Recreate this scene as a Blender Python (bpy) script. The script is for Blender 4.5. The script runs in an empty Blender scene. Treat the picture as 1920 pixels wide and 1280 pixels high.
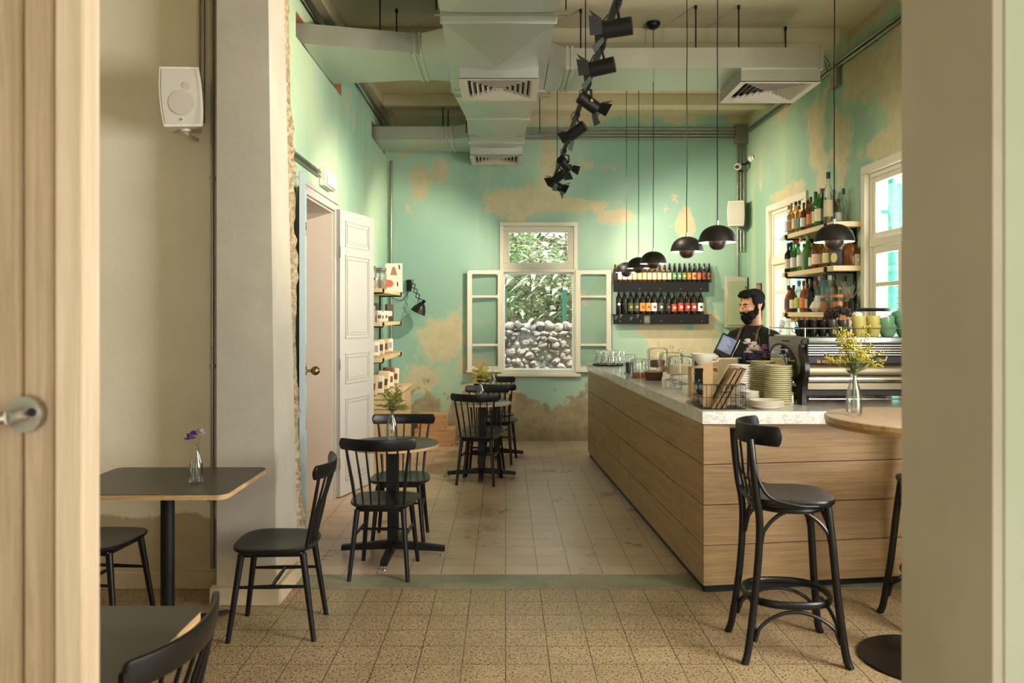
import bpy, bmesh, math, random
from mathutils import Vector, Matrix, Euler
random.seed(7)
PI = math.pi
SC = bpy.context.scene
COL = SC.collection
# ------------------------------------------------------------------ camera, world, lights, exposure
FPX, VX, VY, EYE = 1500.0, 948.0, 590.0, 1.6
cam_d = bpy.data.cameras.new('camera')
cam = bpy.data.objects.new('camera', cam_d); COL.objects.link(cam)
cam.location = (0, 0, EYE); cam.rotation_euler = (PI/2, 0, 0)
cam_d.sensor_width = 36; cam_d.lens = 36*FPX/1920
cam_d.shift_x = (960-VX)/1920; cam_d.shift_y = -(640-VY)/1920
cam_d.clip_start = 0.05; cam_d.clip_end = 200
cam_d.dof.use_dof = True; cam_d.dof.focus_distance = 6.0; cam_d.dof.aperture_fstop = 5.0
SC.camera = cam
SC.view_settings.view_transform = 'Standard'; SC.view_settings.look = 'None'
SC.view_settings.gamma = 1; SC.view_settings.use_curve_mapping = False
SC.view_settings.exposure = -0.40
SC.cycles.use_denoising = True
SC.cycles.max_bounces = 9; SC.cycles.diffuse_bounces = 5; SC.cycles.glossy_bounces = 4
SC.cycles.transparent_max_bounces = 24; SC.cycles.sample_clamp_indirect = 6
SC.cycles.caustics_reflective = False; SC.cycles.caustics_refractive = False
w = bpy.data.worlds.new('world'); SC.world = w; w.use_nodes = True
nt = w.node_tree; bg = nt.nodes['Background']
bg.inputs[0].default_value = (1.0, 0.985, 0.95, 1); bg.inputs[1].default_value = 3.4
def lamp(kind, name, loc, energy, color=(1,1,1), direction=None, **kw):
    l = bpy.data.lights.new(name, kind); l.energy = energy; l.color = color
    for k, v in kw.items(): setattr(l, k, v)
    o = bpy.data.objects.new(name, l); COL.objects.link(o); o.location = loc
    if direction is not None: o.rotation_euler = Vector(direction).to_track_quat('-Z', 'Y').to_euler()
    return o
lamp('SUN', 'sun', (0, 14, 9), 10, (1, .96, .9), (-.25, .3, -1.0), angle=0.02)
# daylight that enters through the windows and, last, a fill lamp added behind the camera
lamp('AREA', 'daylight_far_window', (3.30, 8.72, 1.85), 64, (1, .97, .9), (-1, 0, -.12), shape='RECTANGLE', size=1.0, size_y=1.7)
lamp('AREA', 'daylight_near_window', (3.30, 6.24, 1.85), 70, (1, .97, .9), (-1, 0, -.12), shape='RECTANGLE', size=1.0, size_y=1.7)
lamp('AREA', 'daylight_front_window', (3.3, 2.1, 1.9), 350, (1, .97, .92), (-1, .42, -.0), shape='RECTANGLE', size=1.2, size_y=2.0)
lamp('AREA', 'added_hall_fill', (0.3, -2.6, 1.6), 100, (1, .95, .87), (0, 1, .05), shape='RECTANGLE', size=2.6, size_y=2.4)  # added fill lamp at the open end of the unseen hall

# ------------------------------------------------------------------ helpers
def W(px, py, d):                      # world point seen at a pixel of the photograph, at depth d
    return Vector(((px-VX)*d/FPX, d, EYE-(py-VY)*d/FPX))
def lin(r, g, b):
    f = lambda c: (c/255/12.92) if c <= 10.31 else ((c/255+.055)/1.055)**2.4
    return (f(r), f(g), f(b), 1)

def cr(pts, k=5):
    """smooth curve through points"""
    P = [Vector(p) for p in pts]; P = [P[0]*2-P[1]]+P+[P[-1]*2-P[-2]]; out = []
    for i in range(1, len(P)-2):
        for j in range(k):
            t = j/k; a, b, c, d = P[i-1:i+3]
            out.append(.5*((2*b)+(c-a)*t+(2*a-5*b+4*c-d)*t*t+(3*b-a-3*c+d)*t**3))
    return out+[P[-2]]
class MB:
    """collects shapes into one mesh"""
    def __init__(s): s.v = []; s.f = []
    def add(s, vs, fs, M=None):
        n = len(s.v)
        s.v += [tuple(M @ Vector(v)) for v in vs] if M is not None else [tuple(v) for v in vs]
        s.f += [tuple(i+n for i in f) for f in fs]; return s
    def box(s, x0, x1, y0, y1, z0, z1, bev=0, M=None, seg=1):
        vs = [(x, y, z) for z in (z0, z1) for y in (y0, y1) for x in (x0, x1)]
        fs = [(0,2,3,1), (4,5,7,6), (0,1,5,4), (2,6,7,3), (0,4,6,2), (1,3,7,5)]
        if bev:
            bm = bmesh.new(); bv = [bm.verts.new(v) for v in vs]
            for f in fs: bm.faces.new([bv[i] for i in f])
            bmesh.ops.bevel(bm, geom=bm.edges[:], offset=bev, segments=seg, profile=.5, affect='EDGES')
            bm.verts.index_update()
            vs = [v.co.copy() for v in bm.verts]; fs = [[v.index for v in f.verts] for f in bm.faces]; bm.free()
        return s.add(vs, fs, M)
    def cyl(s, a, b, r0, r1=None, n=16, cap=True):
        a = Vector(a); b = Vector(b); r1 = r0 if r1 is None else r1
        q = (b-a).to_track_quat('Z', 'Y'); vs = []
        for p, r in ((a, r0), (b, r1)):
            for i in range(n):
                t = 2*PI*i/n; vs.append(p + q @ Vector((r*math.cos(t), r*math.sin(t), 0)))
        fs = [(i, (i+1) % n, n+(i+1) % n, n+i) for i in range(n)]
        if cap: fs += [tuple(range(n-1, -1, -1)), tuple(range(n, 2*n))]
        return s.add(vs, fs)
    def tube(s, pts, r, n=8, close=False, flat=None):
        """swept tube; r a number or a list; flat = (width factor, thickness factor)"""
        pts = [Vector(p) for p in pts]; m = len(pts); rs = r if isinstance(r, (list, tuple)) else [r]*m
        fw, fh = flat or (1, 1); vs = []; up = None
        for i, p in enumerate(pts):
            if close: t = (pts[(i+1) % m]-pts[i-1]).normalized()
            else: t = (pts[min(i+1, m-1)]-pts[max(i-1, 0)]).normalized()
            if up is None:
                up = Vector((0, 0, 1)) if abs(t.z) < .9 else Vector((0, 1, 0))
            u = (up - t*up.dot(t)).normalized(); up = u; w_ = t.cross(u)
            for k in range(n):
                a = 2*PI*k/n; vs.append(p + u*math.cos(a)*rs[i]*fh + w_*math.sin(a)*rs[i]*fw)
        fs = []
        for i in range(m if close else m-1):
            j = (i+1) % m
            for k in range(n): fs.append((i*n+k, j*n+k, j*n+(k+1) % n, i*n+(k+1) % n))
        if not close: fs += [tuple(range(n)), tuple(range(m*n-1, (m-1)*n-1, -1))]
        return s.add(vs, fs)
    def lathe(s, prof, n=24, c=(0, 0, 0), M=None, capb=True, capt=True, sx=1, sy=1):
        vs = []; m = len(prof)
        for r, z in prof:
            for k in range(n):
                a = 2*PI*k/n; vs.append((c[0]+r*sx*math.cos(a), c[1]+r*sy*math.sin(a), c[2]+z))
        fs = [(i*n+k, i*n+(k+1) % n, (i+1)*n+(k+1) % n, (i+1)*n+k) for i in range(m-1) for k in range(n)]
        if capb: fs.append(tuple(range(n-1, -1, -1)))
        if capt: fs.append(tuple(range((m-1)*n, m*n)))
        return s.add(vs, fs, M)
    def prism(s, pts, z0, z1, M=None):
        n = len(pts); vs = [(x, y, z0) for x, y in pts]+[(x, y, z1) for x, y in pts]
        fs = [(i, (i+1) % n, n+(i+1) % n, n+i) for i in range(n)]+[tuple(range(n-1, -1, -1)), tuple(range(n, 2*n))]
        return s.add(vs, fs, M)
    def ell(s, c, r, M=None, n=16, m=10):
        rx, ry, rz = (r, r, r) if not isinstance(r, (tuple, list)) else r
        vs = [(0, 0, -rz)]; T = M or Matrix.Identity(4)
        for i in range(1, m):
            ph = -PI/2+PI*i/m
            for k in range(n):
                a = 2*PI*k/n; vs.append((rx*math.cos(ph)*math.cos(a), ry*math.cos(ph)*math.sin(a), rz*math.sin(ph)))
        vs.append((0, 0, rz)); fs = [(0, 1+(k+1) % n, 1+k) for k in range(n)]
        for i in range(m-2):
            for k in range(n):
                b = 1+i*n; fs.append((b+k, b+(k+1) % n, b+n+(k+1) % n, b+n+k))
        L = len(vs)-1; b = 1+(m-2)*n; fs += [(L, b+k, b+(k+1) % n) for k in range(n)]
        return s.add(vs, fs, Matrix.Translation(Vector(c)) @ T)
    def quad(s, *p): return s.add(p, [tuple(range(len(p)))])
    def data(s, name, mat, ang=38):
        me = bpy.data.meshes.new(name); me.from_pydata(s.v, [], s.f)
        me.polygons.foreach_set('use_smooth', [True]*len(me.polygons)); me.update()
        me.set_sharp_from_angle(angle=math.radians(ang))
        for m_ in (mat if isinstance(mat, (list, tuple)) else [mat]): me.materials.append(m_)
        return me

def link(name, data, parent=None, loc=None, rot=None):
    o = bpy.data.objects.new(name, data); COL.objects.link(o)
    if parent is not None: o.parent = parent
    if loc is not None: o.location = loc
    if rot is not None: o.rotation_euler = rot if isinstance(rot, (tuple, list, Euler)) else (0, 0, rot)
    return o
def tag(o, label, cat, group=None, kind=None):
    o['label'] = label; o['category'] = cat
    if group: o['group'] = group
    if kind: o['kind'] = kind
    return o
def thing(name, label, cat, loc=(0, 0, 0), rot=0, group=None):
    return tag(link(name, None, None, loc, rot), label, cat, group)
def part(name, mb, mat, parent, label=None, ang=38, kind=None):
    o = link(name, mb.data(name, mat, ang) if isinstance(mb, MB) else mb, parent)
    if label: o['label'] = label
    if kind: o['kind'] = kind
    return o
def solo(name, mb, mat, label, cat, loc=(0, 0, 0), rot=0, group=None, ang=38):
    return tag(link(name, mb.data(name, mat, ang) if isinstance(mb, MB) else mb, None, loc, rot), label, cat, group)
def struct(name, mb, mat, loc=None, parent=None, ang=38):
    o = link(name, mb.data(name, mat, ang), parent, loc)
    if parent is None: o['kind'] = 'structure'
    return o
def dup(root, loc, rot, label, group=None):
    r = root.copy(); COL.objects.link(r); r.location = loc; r.rotation_euler = rot if isinstance(rot, (tuple, list)) else (0, 0, rot)
    r['label'] = label
    if group: r['group'] = group
    for ch in list(root.children):
        c = ch.copy(); COL.objects.link(c); c.parent = r
        for g in ch.children:
            d = g.copy(); COL.objects.link(d); d.parent = c
    return r
def inst(name, label, cat, loc, rot, group, parts):
    """thing from shared mesh data: parts = [(name, data)] ; one part only -> a single object"""
    if len(parts) == 1:
        return tag(link(name, parts[0][1], None, loc, rot), label, cat, group)
    t = thing(name, label, cat, loc, rot, group)
    for p in parts: link(p[0], p[1], t)
    return t
ORD = ['first','second','third','fourth','fifth','sixth','seventh','eighth','ninth','tenth','eleventh','twelfth','thirteenth',
       'fourteenth','fifteenth','sixteenth','seventeenth','eighteenth','nineteenth','twentieth','twenty-first','twenty-second','twenty-third','twenty-fourth']

# ------------------------------------------------------------------ materials
class NT:
    def __init__(s, name):
        s.m = bpy.data.materials.new(name); s.m.use_nodes = True; s.t = s.m.node_tree; s.n = s.t.nodes
        s.b = s.n['Principled BSDF']; s.out = s.n['Material Output']; s.tc = None
    def node(s, typ, **kw):
        nd = s.n.new(typ)
        for k, v in kw.items():
            if k.startswith('i_'):
                k2 = k[2:]; key = int(k2) if k2.isdigit() else k2.replace('_', ' ')
                s.put(nd, key, v)
            else: setattr(nd, k, v)
        return nd
    def put(s, nd, key, v):
        if isinstance(v, bpy.types.NodeSocket): s.t.links.new(v, nd.inputs[key])
        else: nd.inputs[key].default_value = v
    def obj(s):
        if s.tc is None: s.tc = s.n.new('ShaderNodeTexCoord')
        return s.tc.outputs['Object']
    def map(s, scale=(1, 1, 1), rot=(0, 0, 0), loc=(0, 0, 0), src=None):
        return s.node('ShaderNodeMapping', i_Vector=src or s.obj(), i_Scale=scale, i_Rotation=rot, i_Location=loc).outputs[0]
    def noise(s, scale, detail=4, rough=.5, vec=None, dist=0):
        return s.node('ShaderNodeTexNoise', i_Vector=vec or s.obj(), i_Scale=scale, i_Detail=detail, i_Roughness=rough, i_Distortion=dist).outputs[0]
    def math(s, op, a, b=0.0, c=0.0, clamp=False):
        nd = s.node('ShaderNodeMath', operation=op, use_clamp=clamp); s.put(nd, 0, a); s.put(nd, 1, b)
        if op in ('MULTIPLY_ADD', 'SMOOTH_MIN', 'SMOOTH_MAX'): s.put(nd, 2, c)
        return nd.outputs[0]
    def step(s, x, a, b, lo=0.0, hi=1.0):
        return s.node('ShaderNodeMapRange', interpolation_type='SMOOTHSTEP', i_0=x, i_1=a, i_2=b, i_3=lo, i_4=hi).outputs[0]
    def mix(s, f, a, b, mode='MIX'):
        nd = s.node('ShaderNodeMix', data_type='RGBA', blend_type=mode)
        s.put(nd, 0, f); s.put(nd, 6, a); s.put(nd, 7, b); return nd.outputs[2]
    def sep(s, v=None):
        return s.node('ShaderNodeSeparateXYZ', i_0=v or s.obj()).outputs
    def bump(s, h, dist=.01, strength=1.0):
        s.put(s.b, 'Normal', s.node('ShaderNodeBump', i_Height=h, i_Distance=dist, i_Strength=strength).outputs[0])
    def set(s, **kw):
        for k, v in kw.items(): s.put(s.b, k.replace('_', ' '), v)
        return s.m
def plain(name, col, rough=.5, metal=0.0, var=.12, scale=20, bump=0, coat=0, sp=None, spec=.5):
    N = NT(name); c = lin(*col)
    n = N.noise(scale, 4, .6)
    lo = tuple(x*(1-var) for x in c[:3])+(1,); hi = tuple(min(1, x*(1+var)) for x in c[:3])+(1,)
    N.set(Base_Color=N.mix(n, lo, hi), Roughness=rough, Metallic=metal, Coat_Weight=coat, Specular_IOR_Level=spec)
    if bump: N.bump(n, bump)
    return N.m
def wood(name, c0, c1, axis=(1, 12, 12), rough=.45, scale=4, lines=.5, knots=0):
    N = NT(name)
    v = N.map(scale=axis)
    n1 = N.noise(scale, 8, .62, v, .6); n2 = N.noise(scale*5, 4, .7, N.map(scale=tuple(a*1.6 for a in axis)))
    n3 = N.noise(1.1, 2, .5)
    f = N.math('ADD', N.math('MULTIPLY', n1, .7), N.math('MULTIPLY', n2, .3))
    f = N.step(f, .36, .64)
    c = N.mix(f, lin(*c0), lin(*c1))
    dk = tuple(x*.72 for x in lin(*c0)[:3])+(1,)
    c = N.mix(N.math('MULTIPLY', N.step(n2, .56, .72), lines), c, dk)
    c = N.mix(N.step(n3, .3, .7, 0, .25), c, dk)
    N.set(Base_Color=c, Roughness=rough); N.bump(f, .0006); return N.m
def thin_glass(name, tint=(.93, .97, .95), rough=.02, gl=1.0, body=0.0, bodycol=(40, 60, 40)):
    N = NT(name)
    tr = N.node('ShaderNodeBsdfTransparent', i_Color=tint+(1,)); g = N.node('ShaderNodeBsdfGlossy', i_Roughness=rough)
    lw = N.node('ShaderNodeLayerWeight', i_Blend=.28)
    f = N.math('MULTIPLY_ADD', lw.outputs['Fresnel'], .6*gl, .035)
    mx = N.node('ShaderNodeMixShader', i_0=f); N.t.links.new(tr.outputs[0], mx.inputs[1]); N.t.links.new(g.outputs[0], mx.inputs[2])
    last = mx
    if body > 0:
        df = N.node('ShaderNodeBsdfDiffuse', i_Color=lin(*bodycol)); m2 = N.node('ShaderNodeMixShader', i_0=body)
        N.t.links.new(tr.outputs[0], m2.inputs[1]); N.t.links.new(df.outputs[0], m2.inputs[2]); N.t.links.new(m2.outputs[0], mx.inputs[1])
    N.t.links.new(last.outputs[0], N.out.inputs[0]); return N.m
def emis(name, col, st):
    N = NT(name); N.set(Base_Color=lin(*col), Emission_Color=lin(*col), Emission_Strength=st); return N.m

def wall_mat(name, blobs, ax, low=None, base=((126, 186, 160), (158, 206, 172)), plaster=(208, 190, 156), topz=4.02, amt=.62, streak=.35):
    """old painted plaster: green coats over tan plaster that shows where the paint has fallen (blobs = u, z, ru, rz)"""
    N = NT(name); X = N.sep()
    u = X[0] if ax == 'x' else X[1]; z = X[2]
    nz = N.noise(2.3, 9, .68); nf = N.noise(7, 7, .66); big = N.noise(.55, 3, .5)
    edge = N.math('MULTIPLY_ADD', N.math('SUBTRACT', nz, .5), 3.0, N.math('MULTIPLY', N.math('SUBTRACT', nf, .5), 1.4))
    field = None
    for (bu, bz, ru, rz) in blobs:
        a = N.math('MULTIPLY', N.math('SUBTRACT', u, bu), 1/(ru*.85)); b = N.math('MULTIPLY', N.math('SUBTRACT', z, bz), 1/rz)
        d = N.math('SQRT', N.math('ADD', N.math('MULTIPLY', a, a), N.math('MULTIPLY', b, b)))
        d = N.math('SUBTRACT', 1.0, d)
        field = d if field is None else N.math('MAXIMUM', field, d)
    t = N.step(z, topz-.25, topz+.2, -.7, .5); field = N.math('MAXIMUM', field, t)
    f2 = N.math('ADD', field, edge)
    mask = N.step(f2, .0, .05, 0, .85)
    rare = N.step(nz, amt, amt+.02); mask = N.math('MAXIMUM', mask, N.math('MULTIPLY', rare, .8))
    g = N.mix(N.step(big, .35, .65), lin(*base[0]), lin(*base[1]))
    st = N.noise(3, 5, .6, N.map(scale=(1, 1, .12))); g = N.mix(N.step(st, .5, .75, 0, streak), g, lin(196, 208, 164))
    g = N.mix(N.step(nf, .55, .8, 0, .3), g, lin(112, 168, 140))
    halo = N.step(f2, -.35, .0, 0, .35); g = N.mix(halo, g, lin(188, 204, 160))
    p = N.mix(N.step(nf, .35, .7), lin(*plaster), lin(190, 176, 142))
    c = N.mix(mask, g, p)
    if low is not None:
        lz = N.math('SUBTRACT', low, z); lm = N.step(N.math('MULTIPLY_ADD', edge, .45, lz), .0, .06)
        low_tone = N.mix(N.step(nf, .3, .75), lin(172, 158, 128), lin(136, 124, 98))
        low_tone = N.mix(N.step(z, .28, .02, 0, .45), low_tone, lin(92, 78, 58))  # lower band gets darker towards the floor
        c = N.mix(lm, c, low_tone); mask = N.math('MAXIMUM', mask, lm)
    cr = N.node('ShaderNodeTexVoronoi', feature='DISTANCE_TO_EDGE', i_Vector=N.map(scale=(1, 1, 1), src=None), i_Scale=.8).outputs[0]
    N.set(Base_Color=c, Roughness=.62)
    N.bump(N.math('ADD', N.math('MULTIPLY', mask, -.35), N.math('MULTIPLY', nf, .3)), .004, .7)
    return N.m
def plaster_mat(name, c0, c1, stain=None, low=None, lowcol=(150, 126, 88)):
    N = NT(name); X = N.sep(); nz = N.noise(1.4, 6, .6); nf = N.noise(9, 6, .65)
    c = N.mix(N.step(nz, .35, .65), lin(*c0), lin(*c1))
    c = N.mix(N.step(N.noise(4, 8, .7, N.map(scale=(1, 1, .3))), .55, .8, 0, .35), c, tuple(x*.8 for x in lin(*c0)[:3])+(1,))
    if low is not None:
        lm = N.step(N.math('MULTIPLY_ADD', N.math('SUBTRACT', nz, .5), .5, N.math('SUBTRACT', low, X[2])), 0, .03, 0, .8)
        c = N.mix(lm, c, N.mix(nf, lin(*lowcol), lin(190, 168, 130)))
    N.set(Base_Color=c, Roughness=.6); N.bump(nf, .003); return N.m

M = {}
M['wall_back'] = wall_mat('painted plaster back', [(-.8, 1.22, .42, .32), (-.45, .95, .3, .2), (-.2, .55, .4, .3), (.25, 3.02, .55, .2), (.95, 2.98, .5, .1), (.55, 3.5, .13, .4),
    (-1.05, 3.3, .18, .22), (-.85, 3.4, .14, .16), (1.4, 2.86, .25, .1), (2.0, 1.35, .35, .3), (2.5, 1.2, .25, .4), (.15, 2.85, .13, .3), (-1.3, 3.75, .1, .2), (2.3, 2.75, .12, .2), (.0, 2.4, .08, .3), (-1.1, .8, .25, .2)],
    'x', low=.6, base=((140, 176, 162), (170, 198, 176)))
M['wall_right'] = wall_mat('painted plaster right', [(6.2, 3.55, .55, .35), (6.9, 3.7, .4, .25), (7.3, 3.15, .25, .35), (7.9, 3.35, .25, .3), (7.75, 2.9, .16, .35), (6.3, 2.98, .7, .12), (5.5, 3.3, .6, .8), (8.8, 3.9, .4, .16), (9.6, 3.3, .08, .2), (8.7, 2.93, .6, .07)],
    'y', base=((136, 170, 150), (164, 190, 164)), streak=.5)
M['wall_left'] = wall_mat('painted plaster left', [(6.9, 2.75, .12, .1), (7.9, 3.5, .1, .12), (5.05, 3.3, .08, .2)],
    'y', base=((150, 190, 168), (182, 206, 176)), streak=.7)
M['wall_cream'] = plaster_mat('cream plaster', (238, 230, 212), (230, 221, 200), low=.42)
M['pier'] = plaster_mat('grey plaster', (180, 174, 160), (166, 160, 148), low=.2, lowcol=(150, 140, 118))
M['frame_wall'] = plaster_mat('doorway plaster', (172, 164, 144), (186, 178, 160))
M['frame_wall2'] = plaster_mat('pale green plaster', (168, 174, 148), (178, 182, 158))
M['ceiling'] = plaster_mat('ceiling paint', (214, 202, 170), (204, 192, 160))
M['beam'] = plain('beam paint', (196, 186, 154), .7, var=.14, scale=3)
M['reveal'] = plain('door reveal paint', (214, 200, 186), .6, var=.05, scale=3)
M['doorpaint'] = plain('pale grey door paint', (190, 188, 184), .38, var=.04, scale=5)
M['winpaint'] = plain('cream window paint', (214, 208, 190), .45, var=.05, scale=6)
M['winwhite'] = plain('white window channel', (232, 234, 240), .35)
M['black'] = plain('black lacquer', (13, 12, 12), .34, var=.1, scale=12, spec=.35)
M['blackmat'] = plain('black powder coat', (13, 12, 12), .5, var=.1, spec=.3)
M['pend'] = plain('pendant black', (22, 19, 17), .45, var=.1, spec=.35)
M['pend_in'] = plain('pendant white inside', (245, 238, 225), .45, var=.02)
M['copper'] = plain('pendant lower bowl', (34, 22, 18), .4, var=.1)
M['chrome'] = plain('chrome', (215, 212, 205), .12, 1.0, var=.03)
M['steel'] = plain('brushed steel', (170, 165, 155), .3, 1.0, var=.06)
M['brass'] = plain('aged brass', (146, 124, 76), .28, 1.0, var=.15)
M['conduit'] = plain('galvanised conduit', (150, 146, 132), .34, .9, var=.15)
M['screw'] = plain('shelf screw', (190, 190, 185), .3, .8)
N = NT('galvanised duct'); n = N.noise(2.2, 5, .6); n2 = N.noise(40, 2, .5)
N.set(Base_Color=N.mix(n, lin(172, 174, 166), lin(200, 201, 192)), Metallic=.9, Roughness=N.step(n, .3, .7, .35, .42)); M['duct'] = N.m
M['diff'] = plain('diffuser grey', (196, 188, 174), .45, .2, var=.05)
M['ply_edge'] = wood('plywood edge', (170, 130, 84), (214, 180, 132), (3, 3, 60), .5, 3)
M['laminate'] = plain('charcoal laminate', (66, 64, 58), .38, var=.06, scale=5)
M['oak'] = wood('oak cladding', (140, 110, 74), (168, 138, 98), (.9, .9, 20), .40, 2.6, .3)
M['oakdark'] = plain('cladding gap', (60, 44, 30), .8)
M['tabletop'] = wood('pale oak table top', (160, 128, 92), (190, 158, 120), (20, 1.4, 4), .3, 3, .3)
M['shelf'] = wood('pale shelf wood', (206, 180, 132), (228, 206, 162), (22, 1.5, 22), .5, 3, .25)
M['cab'] = wood('cabinet wood', (196, 166, 124), (218, 190, 150), (14, 14, 1.2), .5, 3, .25)
M['crate'] = wood('pine crate', (180, 136, 94), (204, 164, 120), (1.4, 12, 12), .55, 3, .4)
M['doorwood'] = wood('door wood', (150, 126, 96), (182, 158, 126), (26, 26, .9), .5, 2.4, .5)
M['doorwood2'] = wood('door stile wood', (188, 166, 138), (208, 188, 160), (20, 20, .8), .5, 2.4, .15)
# tiles
def tile_mat(name, c0, c1, speck, sp_amt, rough, offy, grout, fine=1.0, stag=0.0):
    N = NT(name); v = N.map(loc=(0, offy, 0))
    br = N.node('ShaderNodeTexBrick', i_Vector=v, i_Scale=1.0, i_Mortar_Size=.0022, i_Mortar_Smooth=.3, i_Bias=0, i_Brick_Width=.2, i_Row_Height=.2,
                i_Color1=(0, 0, 0, 1), i_Color2=(1, 1, 1, 1), offset=stag, squash=1)
    big = N.noise(.9, 4, .6); md = N.noise(3, 5, .6)
    c = N.mix(N.math('MULTIPLY', br.outputs[0], .0) if False else N.step(md, .3, .7), lin(*c0), lin(*c1))
    c = N.mix(N.math('MULTIPLY', br.outputs[0], .22), c, tuple(x*.78 for x in lin(*c1)[:3])+(1,))
    vo = N.node('ShaderNodeTexVoronoi', i_Vector=N.obj(), i_Scale=125*fine).outputs[0]
    n4 = N.noise(82*fine, 3, .6)
    sm = N.math('MULTIPLY', N.step(n4, .49, .55), N.step(vo, .66, .40)); c = N.mix(N.math('MULTIPLY', sm, sp_amt), c, lin(*speck))
    c = N.mix(N.step(big, .45, .75, 0, .3), c, tuple(x*.75 for x in lin(*c0)[:3])+(1,))
    stn = N.noise(5, 8, .75); c = N.mix(N.step(stn, .74, .84, 0, .3), c, lin(110, 84, 56))
    gm = N.math('MULTIPLY', br.outputs['Fac'], N.step(N.noise(2.2, 4, .6), .25, .55, .6, 1))
    c = N.mix(gm, c, lin(*grout)); N.set(Base_Color=c, Roughness=N.step(md, .3, .7, rough, rough+.14))
    N.bump(N.math('ADD', N.math('MULTIPLY', br.outputs['Fac'], -1), N.math('MULTIPLY', md, .15)), .0022); return N.m
M['tile_near'] = tile_mat('speckled terrazzo', (150, 128, 96), (170, 148, 112), (52, 37, 26), .95, .36, -.065, (58, 42, 30))
M['tile_far'] = tile_mat('worn cement tile', (184, 158, 134), (206, 182, 158), (120, 96, 74), .45, .26, -.12, (74, 56, 42), 1.4)
N = NT('grey stone threshold'); n = N.noise(4, 8, .7)
N.set(Base_Color=N.mix(N.step(n, .35, .65), lin(112, 112, 94), lin(140, 136, 112)), Roughness=.45); N.bump(n, .003); M['threshold'] = N.m
N = NT('white marble'); n = N.noise(3.5, 8, .65, None, 1.5); n2 = N.noise(12, 6, .6, None, .8)
vein = N.math('ABSOLUTE', N.math('SUBTRACT', n, .5)); vm = N.step(vein, .016, .0, 0, .55); vm = N.math('MAXIMUM', vm, N.step(N.math('ABSOLUTE', N.math('SUBTRACT', n2, .5)), .02, 0, 0, .35))
c = N.mix(N.step(n2, .3, .7), lin(222, 221, 214), lin(236, 235, 230)); N.set(Base_Color=N.mix(vm, c, lin(128, 128, 122)), Roughness=.14); M['marble'] = N.m
N = NT('rubble stone'); X = N.noise(5, 8, .7); r = N.node('ShaderNodeObjectInfo')
N.set(Base_Color=N.mix(N.step(N.noise(1.3, 3, .5), .4, .6), N.mix(N.step(X, .35, .65), lin(112, 110, 106), lin(190, 189, 184)), lin(176, 168, 154)), Roughness=.9); N.bump(N.noise(22, 6, .7), .03); M['stone'] = N.m
N = NT('broken masonry'); X = N.noise(30, 6, .7)
N.set(Base_Color=N.mix(N.step(X, .35, .65), lin(120, 104, 80), lin(190, 172, 140)), Roughness=.9); N.bump(X, .02); M['rubble'] = N.m
M['brick'] = plain('bare brick', (164, 112, 76), .85, var=.3, scale=14, bump=.01)
def leafmat(name, c0, c1):
    N = NT(name); g = N.noise(2.5, 3, .6)
    N.set(Base_Color=N.mix(N.step(g, .35, .65), lin(*c0), lin(*c1)), Roughness=.4, Subsurface_Weight=0.0); return N.m
M['leaf1'] = leafmat('light green leaves', (160, 196, 128), (204, 222, 172)); M['leaf2'] = leafmat('broad pale leaves', (150, 180, 136), (216, 224, 196))
M['leaf3'] = leafmat('dark leaves', (104, 134, 96), (150, 172, 130)); M['bark'] = plain('bark', (132, 116, 100), .9, var=.3, bump=.01)
M['goldenrod'] = plain('yellow blossom', (176, 160, 46), .7, var=.3, scale=60); M['stem'] = plain('green stem', (86, 104, 48), .6, var=.2)
M['goldleaf'] = plain('olive leaflets', (120, 122, 44), .7, var=.3, scale=60)
M['purple'] = plain('purple petals', (92, 56, 120), .7, var=.3, scale=60); M['mauve'] = plain('mauve petals', (146, 104, 138), .7, var=.25, scale=60)
M['white_petal'] = plain('white petals', (222, 204, 204), .7, var=.12, scale=60)
M['glass'] = thin_glass('clear glass', (.98, .99, .985)); M['pane'] = thin_glass('window pane', (.96, .98, .97), .01, .6)
M['dome'] = thin_glass('display glass', (.985, .99, .98), .03, 1.0)
M['turq'] = plain('turquoise shutter paint', (70, 190, 178), .5, var=.1)
M['darkgreen'] = plain('green iron', (54, 110, 92), .5)
M['spk'] = plain('off-white speaker case', (206, 200, 186), .5, var=.03); M['spkgrille'] = plain('grey speaker grille', (184, 178, 168), .55, var=.05, scale=300)
M['white'] = plain('white ceramic', (232, 226, 212), .25, var=.02); M['cream'] = plain('cream ceramic', (214, 208, 168), .3, var=.03)
M['whitepl'] = plain('white plastic', (226, 222, 210), .4, var=.03)
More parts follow.
